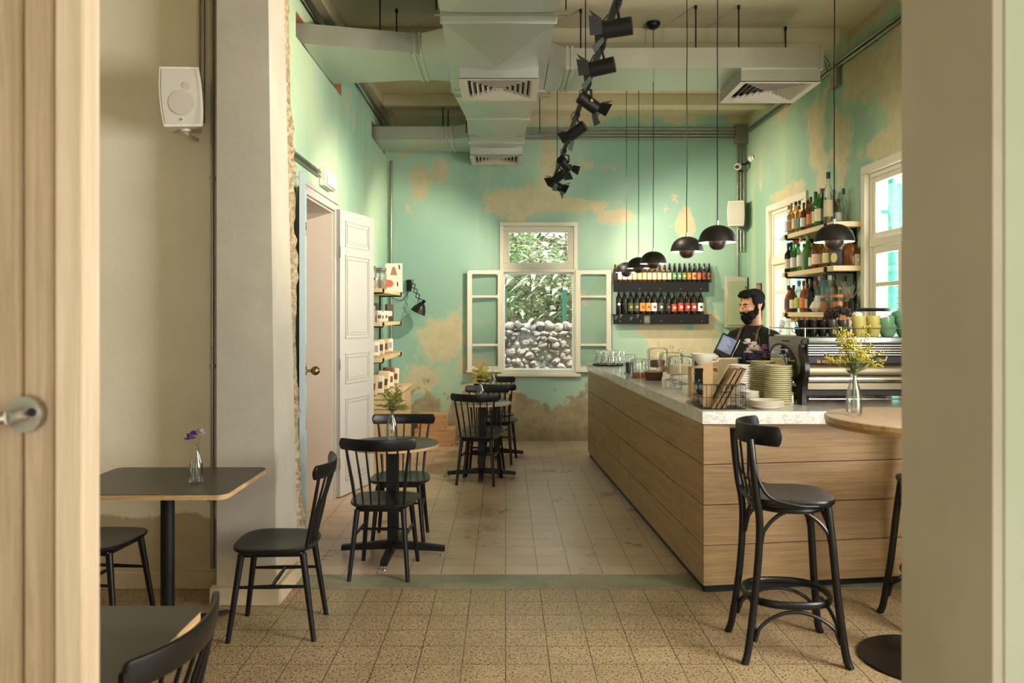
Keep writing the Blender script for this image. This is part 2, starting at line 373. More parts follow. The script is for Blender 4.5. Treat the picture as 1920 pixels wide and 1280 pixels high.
# ================================================================== THE SETTING
XL, XR, YB, ZC = -1.5, 3.06, 10.15, 4.12     # green room: left wall, right wall, back wall, ceiling
YP0, YP1 = 4.43, 4.92                         # the removed cross wall: near and far face
def holes_wall(axis, a0, a1, z0, z1, t0, t1, holes):
    """wall slab across u=a0..a1, z0..z1, thickness t0..t1, split around rectangular holes (u0,u1,z0,z1)"""
    mb = MB(); us = sorted({a0, a1}|{h[0] for h in holes}|{h[1] for h in holes}); zs = sorted({z0, z1}|{h[2] for h in holes}|{h[3] for h in holes})
    keep = lambda i, j: 0 <= i < len(us)-1 and 0 <= j < len(zs)-1 and not any(h[0]-1e-6 <= (us[i]+us[i+1])/2 <= h[1] and h[2] <= (zs[j]+zs[j+1])/2 <= h[3] for h in holes)
    def pt(u, z, t): return (u, t, z) if axis == 'x' else (t, u, z)
    for i in range(len(us)-1):
        for j in range(len(zs)-1):
            if not keep(i, j): continue
            u0, u1, b, c = us[i], us[i+1], zs[j], zs[j+1]
            for t in (t0, t1): mb.quad(pt(u0, b, t), pt(u1, b, t), pt(u1, c, t), pt(u0, c, t))
            if not keep(i-1, j): mb.quad(pt(u0, b, t0), pt(u0, b, t1), pt(u0, c, t1), pt(u0, c, t0))
            if not keep(i+1, j): mb.quad(pt(u1, b, t0), pt(u1, b, t1), pt(u1, c, t1), pt(u1, c, t0))
            if not keep(i, j-1): mb.quad(pt(u0, b, t0), pt(u1, b, t0), pt(u1, b, t1), pt(u0, b, t1))
            if not keep(i, j+1): mb.quad(pt(u0, c, t0), pt(u1, c, t0), pt(u1, c, t1), pt(u0, c, t1))
    return mb
BW = (-.045, .91, .90, 2.72)                  # back window opening
struct('wall_back', holes_wall('x', XL-.35, XR+.35, 0, ZC, YB, YB+.35, [BW]), M['wall_back'])
RW = [(5.70, 6.78, .85, 2.80), (8.15, 9.27, .85, 2.80)]
FW = (1.45, 2.8, .9, 2.9)
struct('wall_right', holes_wall('y', YP0, YB, 0, ZC, XR, XR+.10, RW), M['wall_right'])
LH = [(5.78, 6.96, -.01, 2.50), (5.72, 7.32, 3.59, 3.78), (8.95, 9.98, 3.59, 3.78)]
struct('wall_left', holes_wall('y', YP1, YB, 0, ZC, XL-.4, XL, LH), M['wall_left'])
for k, (y0, y1) in enumerate(((5.72, 7.32), (8.95, 9.98))):      # bare brick inside the holes cut for the ducts
    mb = MB(); mb.box(XL-.39, XL-.004, y0, y0+.012, 3.59, 3.78); mb.box(XL-.39, XL-.004, y1-.012, y1, 3.59, 3.78); mb.box(XL-.39, XL-.004, y0+.012, y1-.012, 3.768, 3.78)
    struct('trim_%d' % (k+1), mb, M['brick'])
struct('floor', MB().box(-4.6, 3.4, .3, 4.68, -.12, 0), M['tile_near'])
struct('floor_green_room', MB().box(-2.4, 3.4, 4.92, 10.5, -.12, 0), M['tile_far'])
N_ = MB().box(-1.62, 3.4, 4.68, 4.92, -.12, .004); struct('trim_3', N_, M['threshold'])
mb = MB().box(-4.6, 3.41, .3, YP1, ZC, ZC+.2); mb.box(-1.9, 3.41, YP1, YB+.35, ZC, ZC+.2); struct('ceiling', mb, M['ceiling'])
for k, y in enumerate((4.95, 7.02, 9.12)):    # plastered beams across the ceiling
    struct('trim_%d' % (4+k), MB().box(XL+.1, XR-.12 if k != 2 else XR, y, y+.2, ZC-.135, ZC, bev=.006), M['beam'])
struct('trim_7', MB().box(XL, XL+.1, YP1, YB, ZC-.12, ZC, bev=.006), M['beam'])
# the seating room: cream cross wall, pier, its own left wall and the doorway the picture is taken through
struct('wall_cross', MB().box(-4.6, -1.6, 4.69, YP1, 0, ZC), M['wall_cream'])
struct('wall_side', MB().box(-4.9, -4.6, .3, YP1, 0, ZC), M['wall_cream'])
struct('wall_front_right', holes_wall('y', 1.12, YP0, 0, ZC, XR, XR+.35, [FW]), M['wall_cream'])
mb = MB(); mb.add([(-1.6, 4.43, 0), (-1.268, 4.43, 0), (-1.268, 4.90, 0), (-1.6, 4.90, 0), (-1.6, 4.43, ZC), (-1.325, 4.43, ZC), (-1.37, 4.90, ZC), (-1.6, 4.90, ZC)],
    [(0, 1, 5, 4), (1, 2, 6, 5), (2, 3, 7, 6), (3, 0, 4, 7)]); struct('wall_pier', mb, M['pier'])
rng = random.Random(3); mb = MB(); rows = 90; cols = 7; vs = []      # ragged broken edge of the pier
for i in range(rows+1):
    z = ZC*i/rows; base = -1.262-.102*z/ZC
    bulge = .016+.013*math.sin(z*3.1+1)+.010*math.sin(z*7.7)+rng.uniform(-.011, .011)
    for j in range(cols):
        t = j/(cols-1); y = 4.895+.09*t
        vs.append((-1.274-.102*z/ZC, 4.885, z) if j == 0 else (base-.004+(bulge+rng.uniform(-.005, .007))*math.sin(PI*min(1, t*.8+.25))+(.0 if t < .95 else -.06), y+rng.uniform(-.006, .006), z))
fs = [(i*cols+j, i*cols+j+1, (i+1)*cols+j+1, (i+1)*cols+j) for i in range(rows) for j in range(cols-1)]
mb.add(vs, fs); mb.box(-1.6, -1.385, 4.90, 4.985, 0, ZC); struct('trim_8', mb, M['rubble'], ang=180)
mb = MB().box(-4.6, -1.62, 4.665, 4.69, 0, .1, bev=.003); mb.box(-1.63, -1.245, 4.40, 4.43, 0, .1, bev=.003); mb.box(-1.268, -1.243, 4.4305, 4.88, 0, .1, bev=.003); mb.box(-1.63, -1.6, 4.4305, 4.664, 0, .1, bev=.003)
struct('baseboard_cross', mb, M['wall_cream'])
struct('wall_front', MB().box(.662, 3.4, 1.06, 1.30, 0, ZC).box(-4.6, -1.32, 1.16, 1.4, 0, ZC).box(-1.32, .643, 1.10, 1.30, 2.5, ZC), [M['frame_wall2']])
struct('trim_9', MB().box(.6485, .6619, 1.065, 1.31, 0, 2.5), M['frame_wall'])     # plaster reveal of the doorway
struct('trim_12', MB().box(-1.32, -1.27, 1.1, 1.35, 0, 2.5), M['frame_wall'])

mb = MB(); mb.box(-1.9, -1.8, -3.0, 1.1, 0, 2.9); mb.box(1.8, 1.9, -3.0, 1.06, 0, 2.9); struct('wall_added_hall', mb, M['frame_wall2'])  # unseen hall added to block world light from behind the camera
struct('ceiling_added_hall', MB().box(-1.9, 1.9, -3.0, 1.1, 2.9, 3.0), M['ceiling']); struct('floor_added_hall', MB().box(-1.9, 1.9, -3.2, .3, -.12, 0), M['tile_near'])  # ceiling and floor of the same added hall

# room behind the grey doors
mb = MB(); mb.box(XL-.42, XL-.40, 5.2, 5.78, 0, 3.0); mb.box(XL-1.9, XL-1.88, 5.2, 7.6, 0, 3.0); mb.box(XL-1.88, XL-.4, 7.58, 7.6, 0, 3.0); mb.box(XL-1.88, XL-.4, 5.2, 5.22, 0, 3.0); mb.box(XL-1.9, XL-.4, 5.2, 7.6, 3.0, 3.02)
struct('wall_store', mb, M['reveal'])
struct('floor_store', MB().box(XL-1.9, XL-.02, 5.2, 7.6, -.1, -.002), M['tile_far'])
mb = MB(); mb.box(XL-.4, XL-.002, 6.945, 6.9595, 0, 2.50); mb.box(XL-.4, XL-.002, 5.7805, 5.795, 0, 2.50); mb.box(XL-.4, XL-.002, 5.796, 6.944, 2.486, 2.4995)
struct('trim_10', mb, M['reveal'])

# ------------------------------------------------------------------ grey double door, two leaves folded back into the green room
def panels(mb, w, h, th, side, rows, st=.095):
    """moulded rectangular panels on one face (side = +1/-1 in y)"""
    for z0, z1 in rows:
        x0, x1 = st, w-st; y = side*th/2
        for i, (ins, dy) in enumerate(((0, .007), (.018, -.001), (.03, .006))):
            a0, a1, b0, b1 = x0+ins, x1-ins, z0+ins, z1-ins; wd = .011
            ys = sorted((y, y+side*dy)); ys = (ys[0], ys[1]+1e-4)
            if i == 1: continue
            mb.box(a0, a1, *ys, b0, b0+wd); mb.box(a0, a1, *ys, b1-wd, b1); mb.box(a0, a0+wd, *ys, b0, b1); mb.box(a1-wd, a1, *ys, b0, b1)
        ys = sorted((y, y+side*.004)); mb.box(x0+.05, x1-.05, *ys, z0+.05, z1-.05, bev=.0018)
    return mb
ROWS = [(.14, .86), (.99, 1.26), (1.39, 2.13), (2.2, 2.43)]
d1 = link('door_1', None, None, (XL+.04, 6.975, 0), math.atan2(.64, .185)); d1['kind'] = 'structure'
mb = MB().box(0, .665, -.02, .02, .012, 2.52, bev=.002); panels(mb, .665, 2.5, .04, -1, ROWS); part('leaf', mb, M['doorpaint'], d1)
mb = MB(); [mb.cyl((0, -.024, z), (0, -.024, z+.1), .008) for z in (.25, 1.12, 2.1)]; part('hinge', mb, M['doorpaint'], d1)
part('closing_bead', MB().box(.6651, .69, -.012, .012, .012, 2.52, bev=.003), M['doorpaint'], d1)
dth = math.atan2(-.62, .155)
d2 = link('door_2', None, None, (XL+.04, 5.755, 0), dth); d2['kind'] = 'structure'
mb = MB().box(0, .64, -.02, .02, .012, 2.52, bev=.002); panels(mb, .64, 2.5, .04, 1, ROWS); part('leaf', mb, plain('pale blue door paint', (164, 180, 184), .4, var=.05), d2, 'pale blue-grey leaf seen edge-on')
k = MB(); k.cyl((.565, .02, 1.235), (.565, .028, 1.235), .028, n=20); k.cyl((.565, .028, 1.235), (.565, .06, 1.235), .009); k.ell((.565, .082, 1.235), .03, n=20, m=12)
kb = part('door_knob', k, M['brass'], d2, 'round brass door knob')
part('keyhole_plate', MB().box(.555, .575, .0201, .023, 1.15, 1.19, bev=.001), M['brass'], d2)
part('rim_lock', MB().box(.55, .645, -.052, -.0201, 1.03, 1.13, bev=.003).box(.6455, .665, -.048, -.024, 1.055, 1.105, bev=.002), M['brass'], d2, 'brass box lock on the leaf')
# architrave round the opening
mb = MB(); mb.box(XL-.0, XL+.022, 5.70, 5.78, 0, 2.58, bev=.004); mb.box(XL, XL+.022, 6.96, 7.04, 0, 2.58, bev=.004); mb.box(XL, XL+.022, 5.7805, 6.9595, 2.50, 2.58, bev=.004); mb.box(XL+.022, XL+.036, 5.70, 7.04, 2.56, 2.595, bev=.004)
struct('trim_11', mb, M['doorpaint'])
# ------------------------------------------------------------------ foreground wooden door the photographer stands beside (leaf open, end towards the room)
dl = link('door_3', None, None, (-1.262, 1.12, 0)); dl['kind'] = 'structure'
part('leaf', MB().box(.0, .583, 0, .045, .01, 2.45, bev=.004), M['doorwood'], dl)
part('closing_stile', MB().box(.5835, .625, .004, .05, .01, 2.45, bev=.004), M['doorwood'], dl, 'paler bead of wood along the door')
part('edge_strip', MB().box(.6255, .668, .006, .054, .01, 2.45, bev=.004), M['doorwood2'], dl, 'cream edge of the door')
k = MB(); k.cyl((.594, 0, 1.462), (.594, -.012, 1.462), .025, n=28); k.cyl((.594, -.012, 1.462), (.594, -.05, 1.462), .009)
k.tube([(.594, -.05, 1.462), (.57, -.055, 1.46), (.54, -.055, 1.44), (.50, -.055, 1.42)], .009, 10)
part('door_handle', k, M['steel'], dl, 'brushed steel lever handle')
part('keyhole', MB().cyl((.606, -.0121, 1.465), (.606, -.0135, 1.465), .006), M['blackmat'], dl)

# ------------------------------------------------------------------ windows
def ring(mb, ax, u0, u1, z0, z1, wd, t0, t1, bev=.003):
    B = (lambda a, b, c, d: mb.box(a, b, t0, t1, c, d, bev=bev)) if ax == 'x' else (lambda a, b, c, d: mb.box(t0, t1, a, b, c, d, bev=bev))
    B(u0, u1, z0, z0+wd); B(u0, u1, z1-wd, z1); B(u0, u0+wd, z0+wd, z1-wd); B(u1-wd, u1, z0+wd, z1-wd)
w1 = link('window_1', None); w1['kind'] = 'structure'
mb = MB(); ring(mb, 'x', -.075, .915, .855, 2.775, .05, YB-.02, YB+.04); ring(mb, 'x', -.045, .885, 2.17, 2.745, .085, YB+.045, YB+.085)
mb.box(-.045, .885, YB-.015, YB+.05, 2.14, 2.185, bev=.003); part('window_frame', mb, M['winpaint'], w1)
mb = MB(); ring(mb, 'x', -.03, .87, .885, 2.14, .022, YB+.05, YB+.1); part('window_channel', mb, M['winwhite'], w1)
mb = MB(); ring(mb, 'x', .038, .802, 2.253, 2.662, .012, YB+.055, YB+.08, .001); part('glazing_bead', mb, M['winwhite'], w1)
part('pane', MB().box(.03, .81, YB+.064, YB+.068, 2.22, 2.69), M['pane'], w1)
part('window_sill', MB().box(-.11, .95, YB-.07, YB+.06, .82, .858, bev=.005), M['winpaint'], w1)
part('latch', MB().cyl((.42, YB-.03, 2.16), (.42, YB-.015, 2.16), .008).cyl((.41, YB-.03, .873), (.43, YB-.03, .873), .006).box(.1, .16, YB-.026, YB-.0201, 2.735, 2.742).box(.68, .74, YB-.026, YB-.0201, 2.735, 2.742), M['winpaint'], w1)
def casement(x0, sgn, name):
    t = link(name, None, None, (x0, YB-.035, 0), (0, 0, math.radians(6 if sgn < 0 else -2.5))); t['kind'] = 'structure'
    wd, z0, z1 = .448, .875, 2.165; s = sgn
    X = lambda a, b: tuple(sorted((s*a, s*b)))
    mb = MB(); st = .062
    def bx(a, b, c, d): mb.box(*X(a, b), -.018, .018, c, d, bev=.004)
    bx(0, st, z0, z1); bx(wd-st, wd, z0, z1)
    for c, d in ((z0, z0+.075), (z1-.055, z1), (1.205, 1.235), (1.815, 1.845)): bx(st, wd-st, c, d)
    # rounded inside corners of each light
    for c, d in ((z0+.075, 1.205), (1.235, 1.815), (1.845, z1-.055)):
        for ua, ub in ((st, 1), (wd-st, -1)):
            for za, zb in ((c, 1), (d, -1)):
                r = .022; pts = [(0, 0)]+[(r-r*math.sin(a), r-r*math.cos(a)) for a in [i*PI/2/5 for i in range(6)]]
                vs = []
                for yy in (-.016, .016):
                    for p, q in pts: vs.append((s*(ua+ub*p), yy, za+zb*q))
                n = len(pts); mb.add(vs, [tuple(range(n)), tuple(range(2*n-1, n-1, -1))]+[(i, (i+1) % n, n+(i+1) % n, n+i) for i in range(n)])
    part('sash', mb, M['winpaint'], t)
    part('drip_rail', MB().box(*X(-.005, wd+.01), -.034, -.0181, z0, z0+.03, bev=.004), M['winpaint'], t)
    for c, d in ((z0+.075, 1.205), (1.235, 1.815), (1.845, z1-.055)): part('pane', MB().box(*X(st-.004, wd-st+.004), -.002, .002, c-.004, d+.004), M['pane'], t)
casement(-.04, -1, 'window_2'); casement(.885, 1, 'window_3')
def side_window(name, y0, y1, z0, z1, seed):
    t = link(name, None); t['kind'] = 'structure'; ym = (y0+y1)/2; X0 = XR-.02
    mb = MB(); ring(mb, 'y', y0-.06, y1+.06, z0-.06, z1+.06, .07, XR-.025, XR+.02); ring(mb, 'y', y0, y1, z0, z1, .05, XR+.021, XR+.09)
    mb.box(XR+.0, XR+.085, y0+.05, y1-.05, 2.17, 2.235, bev=.003)
    part('window_frame', mb, M['winpaint'], t)
    mb = MB(); ring(mb, 'y', y0+.05, y1-.05, 2.24, z1-.05, .045, XR+.03, XR+.07)
    for a, b in ((y0+.05, ym-.002), (ym+.002, y1-.05)):
        ring(mb, 'y', a, b, z0+.05, 2.165, .055, XR+.03, XR+.07); mb.box(XR+.032, XR+.068, a+.05, b-.05, 1.835, 1.87, bev=.003); mb.box(XR+.032, XR+.068, a+.05, b-.05, 1.26, 1.295, bev=.003)
    part('sash', mb, M['winpaint'], t)
    part('pane', MB().box(XR+.05, XR+.054, y0+.09, y1-.09, 2.28, z1-.09), M['pane'], t)
    for a, b in ((y0+.1, ym-.055), (ym+.055, y1-.1)): part('pane', MB().box(XR+.05, XR+.054, a, b, z0+.1, 2.11), M['pane'], t)
    part('espagnolette_bolt', MB().cyl((XR+.022, ym, z0+.1), (XR+.022, ym, 2.2), .006).ell((XR+.018, ym, 1.5), (.01, .012, .02)).ell((XR+.018, ym, 2.19), (.01, .012, .02)), M['winpaint'], t)
    # louvred shutter swung open outside
    p0 = Vector((3.31, y1+.10, 0)); p1 = Vector((3.62, y1+.57, 0)); L = (p1-p0).length; Mx = Matrix.Translation(p0) @ Matrix.Rotation(math.atan2(p1.y-p0.y, p1.x-p0.x), 4, 'Z')
    mb = MB(); mb.box(0, .07, -.02, .02, z0, z1, .004, Mx); mb.box(L-.07, L, -.02, .02, z0, z1, .004, Mx)
    for i in range(int((z1-z0)/.05)): mb.box(.07, L-.07, -.008, .008, z0+.005+i*.05, z0+.048+i*.05, 0, Mx)
    part('shutter', mb, M['turq'], t, 'turquoise louvred shutter outside'); part('shutter_hinge', MB().box(XR+.1, 3.33, y1+.09, y1+.11, z0+.3, z0+.33).box(XR+.1, 3.33, y1+.09, y1+.11, z1-.33, z1-.3), M['turq'], t)
side_window('window_4', *RW[0], 1); side_window('window_5', *RW[1], 2)

# ------------------------------------------------------------------ outside the back window: rubble wall, shrubs, fence
rng = random.Random(11)
struct('ground_outside', MB().box(-9, 12, YB+.35, 24, -.3, -.15), plain('garden soil', (150, 140, 120), .9, scale=4))
mb = MB(); mb.box(-3.2, 4.2, 12.27, 12.6, -.2, 1.34)
y = 12.32; z = -.1
while z < 1.38:
    x = -3.2; hrow = rng.uniform(.055, .115)
    while x < 4.2:
        wd = rng.uniform(.05, .18); r = (wd*.60, rng.uniform(.08, .13), hrow*.68)
        c = (x+wd/2, y+rng.uniform(-.04, .04), z+hrow/2+rng.uniform(-.04, .04)); n0 = len(mb.v)
        mb.ell(c, r, Matrix.Rotation(rng.uniform(-.4, .4), 4, 'Y'), n=11, m=7)
        for q in range(n0, len(mb.v)):
            v = mb.v[q]; f = 1+rng.uniform(-.2, .16); mb.v[q] = (c[0]+(v[0]-c[0])*f, c[1]+(v[1]-c[1])*f, c[2]+(v[2]-c[2])*f)
        x += wd*.96
    z += hrow*.9
ww = struct('garden_wall', mb, M['stone'], ang=48); ww['kind'] = 'structure'
def leaf(mb, p, d, up, L, wd, fold=.25):
    d = Vector(d).normalized(); s = d.cross(up).normalized(); u = s.cross(d)
    p = Vector(p); pts = []
    for t, q in ((0, .0), (.3, .9), (.62, .8), (1, 0)):
        c = p+d*L*t-Vector((0, 0, 1))*L*.25*t*t
        pts.append((c-s*wd*q/2+u*wd*fold*q, c, c+s*wd*q/2+u*wd*fold*q))
    a = pts; mb.add([a[0][1], a[1][0], a[1][1], a[1][2], a[2][0], a[2][1], a[2][2], a[3][1]], [(0, 1, 2), (0, 2, 3), (1, 4, 5, 2), (2, 5, 6, 3), (4, 7, 5), (5, 7, 6)])
def shrub(name, label, cat, c, size, n, L, wd, mat, seed, whorl=1, branches=10, br=.012, group=None):
    r = random.Random(seed); t = thing(name, label, cat, (c[0], c[1], -.15), 0, group)
    lv = MB(); bk = MB(); cz = c[2]+.15
    for b in range(branches):
        a = Vector((r.uniform(-.5, .5)*size[0], r.uniform(-.3, .3)*size[1], 0)); e = Vector((r.uniform(-1, 1)*size[0], r.uniform(-1, 1)*size[1], cz+r.uniform(-.6, 1)*size[2]))
        m1 = (a+e)/2+Vector((r.uniform(-.2, .2), r.uniform(-.2, .2), .1)); bk.tube([a*.3, m1, e], [br*2, br*1.3, br*.5], 6)
    for i in range(n):
        while True:
            q = Vector((r.uniform(-1, 1), r.uniform(-1, 1), r.uniform(-1, 1)))
            if q.length < 1: break
        p = Vector((q.x*size[0], q.y*size[1], cz+q.z*size[2]))
        for k in range(whorl):
            a = r.uniform(0, 2*PI); leaf(lv, p, (math.cos(a), math.sin(a), r.uniform(-.5, .5)), Vector((r.uniform(-.3, .3), r.uniform(-.3, .3), 1)), L*r.uniform(.7, 1.2), wd*r.uniform(.8, 1.2))
    part('foliage', lv, mat, t, ang=180); part('branches', bk, M['bark'], t); return t
shrub('loquat_tree', 'broad-leaved pale green tree leaning over the rubble wall behind the window', 'tree', (.55, 13.45, 2.0), (1.1, .45, .75), 400, .26, .085, M['leaf2'], 5, 2, 16, .02)
shrub('acacia_tree', 'feathery light green tree at the upper left behind the window', 'tree', (-.45, 14.75, 3.15), (1.1, .5, .95), 1500, .13, .035, M['leaf1'], 6, 3, 8)
shrub('fig_tree', 'bare-branched tree with sparse leaves at the upper right behind the window', 'tree', (1.75, 14.75, 3.05), (.9, .5, 1.15), 520, .16, .05, M['leaf2'], 7, 2, 34, .014)
shrub('hedge', 'dark leafy hedge filling the gap behind the garden trees', 'hedge', (.6, 16.25, 2.1), (2.6, .6, 1.5), 1500, .22, .08, M['leaf3'], 8, 2, 10)
mb = MB(); [mb.box(-1.0+i*.95, -.93+i*.95, 12.72, 12.77, -.15, 2.0) for i in range(4)]; mb.box(-1.0, 1.9, 12.73, 12.76, 1.3, 1.33)
solo('iron_fence', mb, M['darkgreen'], 'green iron fence posts behind the rubble garden wall', 'fence')
struct('wall_neighbour', MB().box(-5, 8, 17.2, 17.5, -.2, 3.3), plain('neighbour wall', (206, 200, 186), .8, scale=2))
# ================================================================== DUCTS, DIFFUSERS, CONDUITS
ZD = 3.6
def seam(mb, x0, x1, y, z, h): mb.box(x0-.012, x1+.012, y-.008, y+.008, z-.012, z+h+.012, bev=.002)
def creased(mb, a, b, c, d, z, h, dip=-.045):
    """duct length with cross-broken sheet faces; a,b = near left/right (x,y), c,d = far right/left"""
    cx = sum(p[0] for p in (a, b, c, d))/4; cy = sum(p[1] for p in (a, b, c, d))/4
    P8 = [(*p, z) for p in (a, b, c, d)]+[(*p, z+h) for p in (a, b, c, d)]+[(cx, cy, z+dip), (cx, cy, z+h)]
    mb.add(P8, [(1, 0, 8), (2, 1, 8), (3, 2, 8), (0, 3, 8), (4, 5, 9), (5, 6, 9), (6, 7, 9), (7, 4, 9), (0, 1, 5, 4), (1, 2, 6, 5), (2, 3, 7, 6), (3, 0, 4, 7)])
t = thing('main_air_duct', 'large galvanised air duct running down the middle of the ceiling', 'air duct', (0, 3.2, ZD))
segs = [(-.42, .40, 3.2), (-.43, .36, 5.05-.0), (-.434, .339, 5.47), (-.482, .337, 7.13), (-.398, .234, 8.17), (-.42, .21, 9.3), (-.40, .21, YB-.001)]
for i in range(len(segs)-1):
    x0, x1, y0 = segs[i]; x2, x3, y1 = segs[i+1]
    if i == 1: continue
    if i == 0: x2, x3, y1 = segs[2]
    mb = MB(); creased(mb, (x0, y0-3.2), (x1, y0-3.2), (x3, y1-3.2), (x2, y1-3.2), 0, .32); part('duct_section', mb, M['duct'], t, ang=2)
    if i < len(segs)-2:
        mb = MB(); seam(mb, x2, x3, y1-3.2, 0, .32); part('flange', mb, M['duct'], t)
for yy in (3.9, 5.3, 7.3, 8.9):
    for xx in (-.46, .40):
        if yy > 8: xx *= .95
        mb = MB().cyl((xx, yy-3.2, .02), (xx, yy-3.2, ZC-ZD), .005, n=8); part('hanger_rod', mb, M['blackmat'], t)
    part('hanger_strap', MB().box(-.47 if yy < 8 else -.45, .41 if yy < 8 else .39, yy-3.212, yy-3.188, -.016, -.0131), M['conduit'], t)
def branch(name, label, pts_f, pts_r, h, flanges):
    """flat branch duct; pts_f / pts_r = front and rear plan outlines from one end to the other"""
    t = thing(name, label, 'air duct', (pts_f[0][0], pts_f[0][1], ZD)); o = pts_f[0]
    for i in range(len(pts_f)-1):
        q = [(p[0]-o[0], p[1]-o[1]) for p in (pts_f[i], pts_f[i+1], pts_r[i+1], pts_r[i])]
        mb = MB(); creased(mb, *q, 0, h, -.012 if i == 0 else 0); part('duct_section', mb, M['duct'], t, ang=2)
    for (i, s) in flanges:
        a, b = pts_f[i], pts_r[i]; mb = MB(); mb.box(a[0]-o[0]+s-.012, a[0]-o[0]+s+.012, a[1]-o[1]-.014, b[1]-o[1]+.014, -.014, h+.014, bev=.002); part('flange', mb, M['duct'], t)
    return t
b1 = branch('side_air_duct', 'flat galvanised side duct entering the hole in the left wall nearest the camera', [(XL-.3, 5.82), (-.66, 6.12), (-.4425, 5.98)], [(XL-.3, 6.99), (-.66, 6.80), (-.478, 6.86)], .15, [(1, -.05), (1, 0)])
b2 = branch('side_air_duct', 'flat galvanised side duct entering the farther hole of the left wall', [(XL-.3, 9.13), (-.62, 9.13), (-.423, 9.03)], [(XL-.3, 9.78), (-.62, 9.78), (-.4105, 9.86)], .15, [(1, -.06), (1, 0)])
b3 = branch('side_air_duct', 'long flat galvanised duct reaching across to the right wall', [(.343, 6.34), (.50, 6.50), (1.9, 6.48), (2.56, 6.48)], [(.343, 7.22), (.50, 7.14), (1.9, 7.14), (2.56, 7.14)], .165, [(1, 0), (1, .04), (3, 0)])
for tt, pts in ((b1, [(-.95, 6.05), (-.9, 6.6)]), (b2, [(-.72, 9.2), (-.69, 9.6)]), (b3, [(.62, 6.6), (1.55, 6.52), (1.9, 6.52), (2.45, 7.0)])):
    L = tt.location
    for x, y in pts:
        mb = MB()
        top = ZC-.136 if 7.02 <= y <= 7.22 else ZC
        mb.cyl((x-L.x, y-L.y, .14), (x-L.x, y-L.y, top-ZD), .006, n=8); mb.cyl((x-L.x, y-L.y, top-ZD-.03), (x-L.x, y-L.y, top-ZD), .012, n=8)
        part('hanger_rod', mb, M['blackmat'], tt)
def diffuser(label, x0, x1, y0, y1, z, ztop):
    cx, cy = (x0+x1)/2, (y0+y1)/2; a, b = (x1-x0)/2, (y1-y0)/2; t = thing('air_diffuser', label, 'air diffuser', (cx, cy, z))
    mb = MB(); h = ztop-z; th = .004
    for q in ((-a, a, -b, -b+th), (-a, a, b-th, b), (-a, -a+th, -b+th, b-th), (a-th, a, -b+th, b-th)): mb.box(*q, .0121, h)
    part('neck_box', mb, M['duct'] if ztop-z < .2 else M['duct'], t)
    mb = MB()
    def fr(k0, k1, z0, z1):
        v = [(sx*a*k, sy*b*k, zz) for k, zz in ((k0, z0), (k1, z1)) for sx, sy in ((-1, -1), (1, -1), (1, 1), (-1, 1))]
        w_ = [(x, y, zz+.004) for x, y, zz in v]
        mb.add(v+w_, [(i, (i+1) % 4, 4+(i+1) % 4, 4+i) for i in range(4)]+[(8+(i+1) % 4, 8+i, 12+i, 12+(i+1) % 4) for i in range(4)]+[((i+1) % 4, i, 8+i, 8+(i+1) % 4) for i in range(4)]+[(4+i, 4+(i+1) % 4, 12+(i+1) % 4, 12+i) for i in range(4)])
    fr(1.02, .86, 0, .004); part('frame', mb, M['diff'], t)
    for i in range(6):
        mb = MB(); k = .86-i*.135; fr(k, k-.075, .004, .034); part('louvre', mb, M['diff'], t)
    part('centre_plate', MB().box(-a*.1, a*.1, -b*.1, b*.1, .004, .008), M['diff'], t)
    part('dark_neck_sheet', MB().box(-a+.006, a-.006, -b+.006, b-.006, .06, .065), M['blackmat'], t, 'black sheet painted as the shade behind the louvres')  # black sheet puts the shade of the hollow neck into colour
    return t
diffuser('square louvred vent under the middle of the main duct, nearest of the three', -.372, .265, 6.42, 7.06, 3.487, ZD-.001)
diffuser('square louvred vent at the far end of the main duct by the back wall', -.42, .20, 9.50, 10.10, 3.487, ZD-.001)
diffuser('large square louvred vent hanging from the right-hand duct', 1.914, 2.556, 6.50, 7.13, 3.487, ZD-.001)
# conduits
def pipe(name, label, runs, r, mat='conduit', clips=(), cat='pipe', group=None):
    mb = MB()
    for run in runs: mb.tube(run, r, 10)
    o0 = Vector(runs[0][0]); mb.v = [(v[0]-o0.x, v[1]-o0.y, v[2]-o0.z) for v in mb.v]
    t = thing(name, label, cat, o0, 0, group); part('tube', mb, M[mat], t)
    if clips:
        for c in clips:
            mc = MB().box(c[0]-c[3]-o0.x, c[0]+c[3]-o0.x, c[1]-c[4]-o0.y, c[1]+c[4]-o0.y, c[2]-c[5]-o0.z, c[2]+c[5]-o0.z, bev=.002); part('clip', mc, M[mat], t)
    return t
z0 = 3.955
for i, dz in enumerate((.0, -.045, -.085, -.125)):
    pipe('conduit', 'galvanised conduit along the top of the back wall, %s of four from the top' % ORD[i] if i < 3 else 'galvanised conduit along the top of the back wall, lowest of the four', [[(.22, YB-.018, z0+dz), (2.9, YB-.018, z0+dz)]], .012, clips=[(x, YB-.012, z0+dz, .012, .012, .016) for x in (.9, 2.0)], group='conduits along the back wall')
for i, (dx, dz) in enumerate(((.0, .0), (.0, -.04))):
    pipe('conduit', ('upper' if i == 0 else 'lower')+' galvanised conduit sloping away along the top of the right wall', [[(XR-.018, 4.95, 3.90+dz), (XR-.018, 9.98, 3.90+dz+.03)]], .013, clips=[(XR-.012, y, 3.90+dz+.01, .012, .014, .017) for y in (6.6, 8.6)], group='conduits along the right wall')
solo('junction_box', MB().box(-.08, .08, 0, .06, -.12, .12, bev=.004).box(-.07, .07, -.004, -.0005, -.11, .11, bev=.001), M['conduit'], 'galvanised junction box in the top right corner of the back wall', 'junction box', (2.98, YB-.06, 3.88))
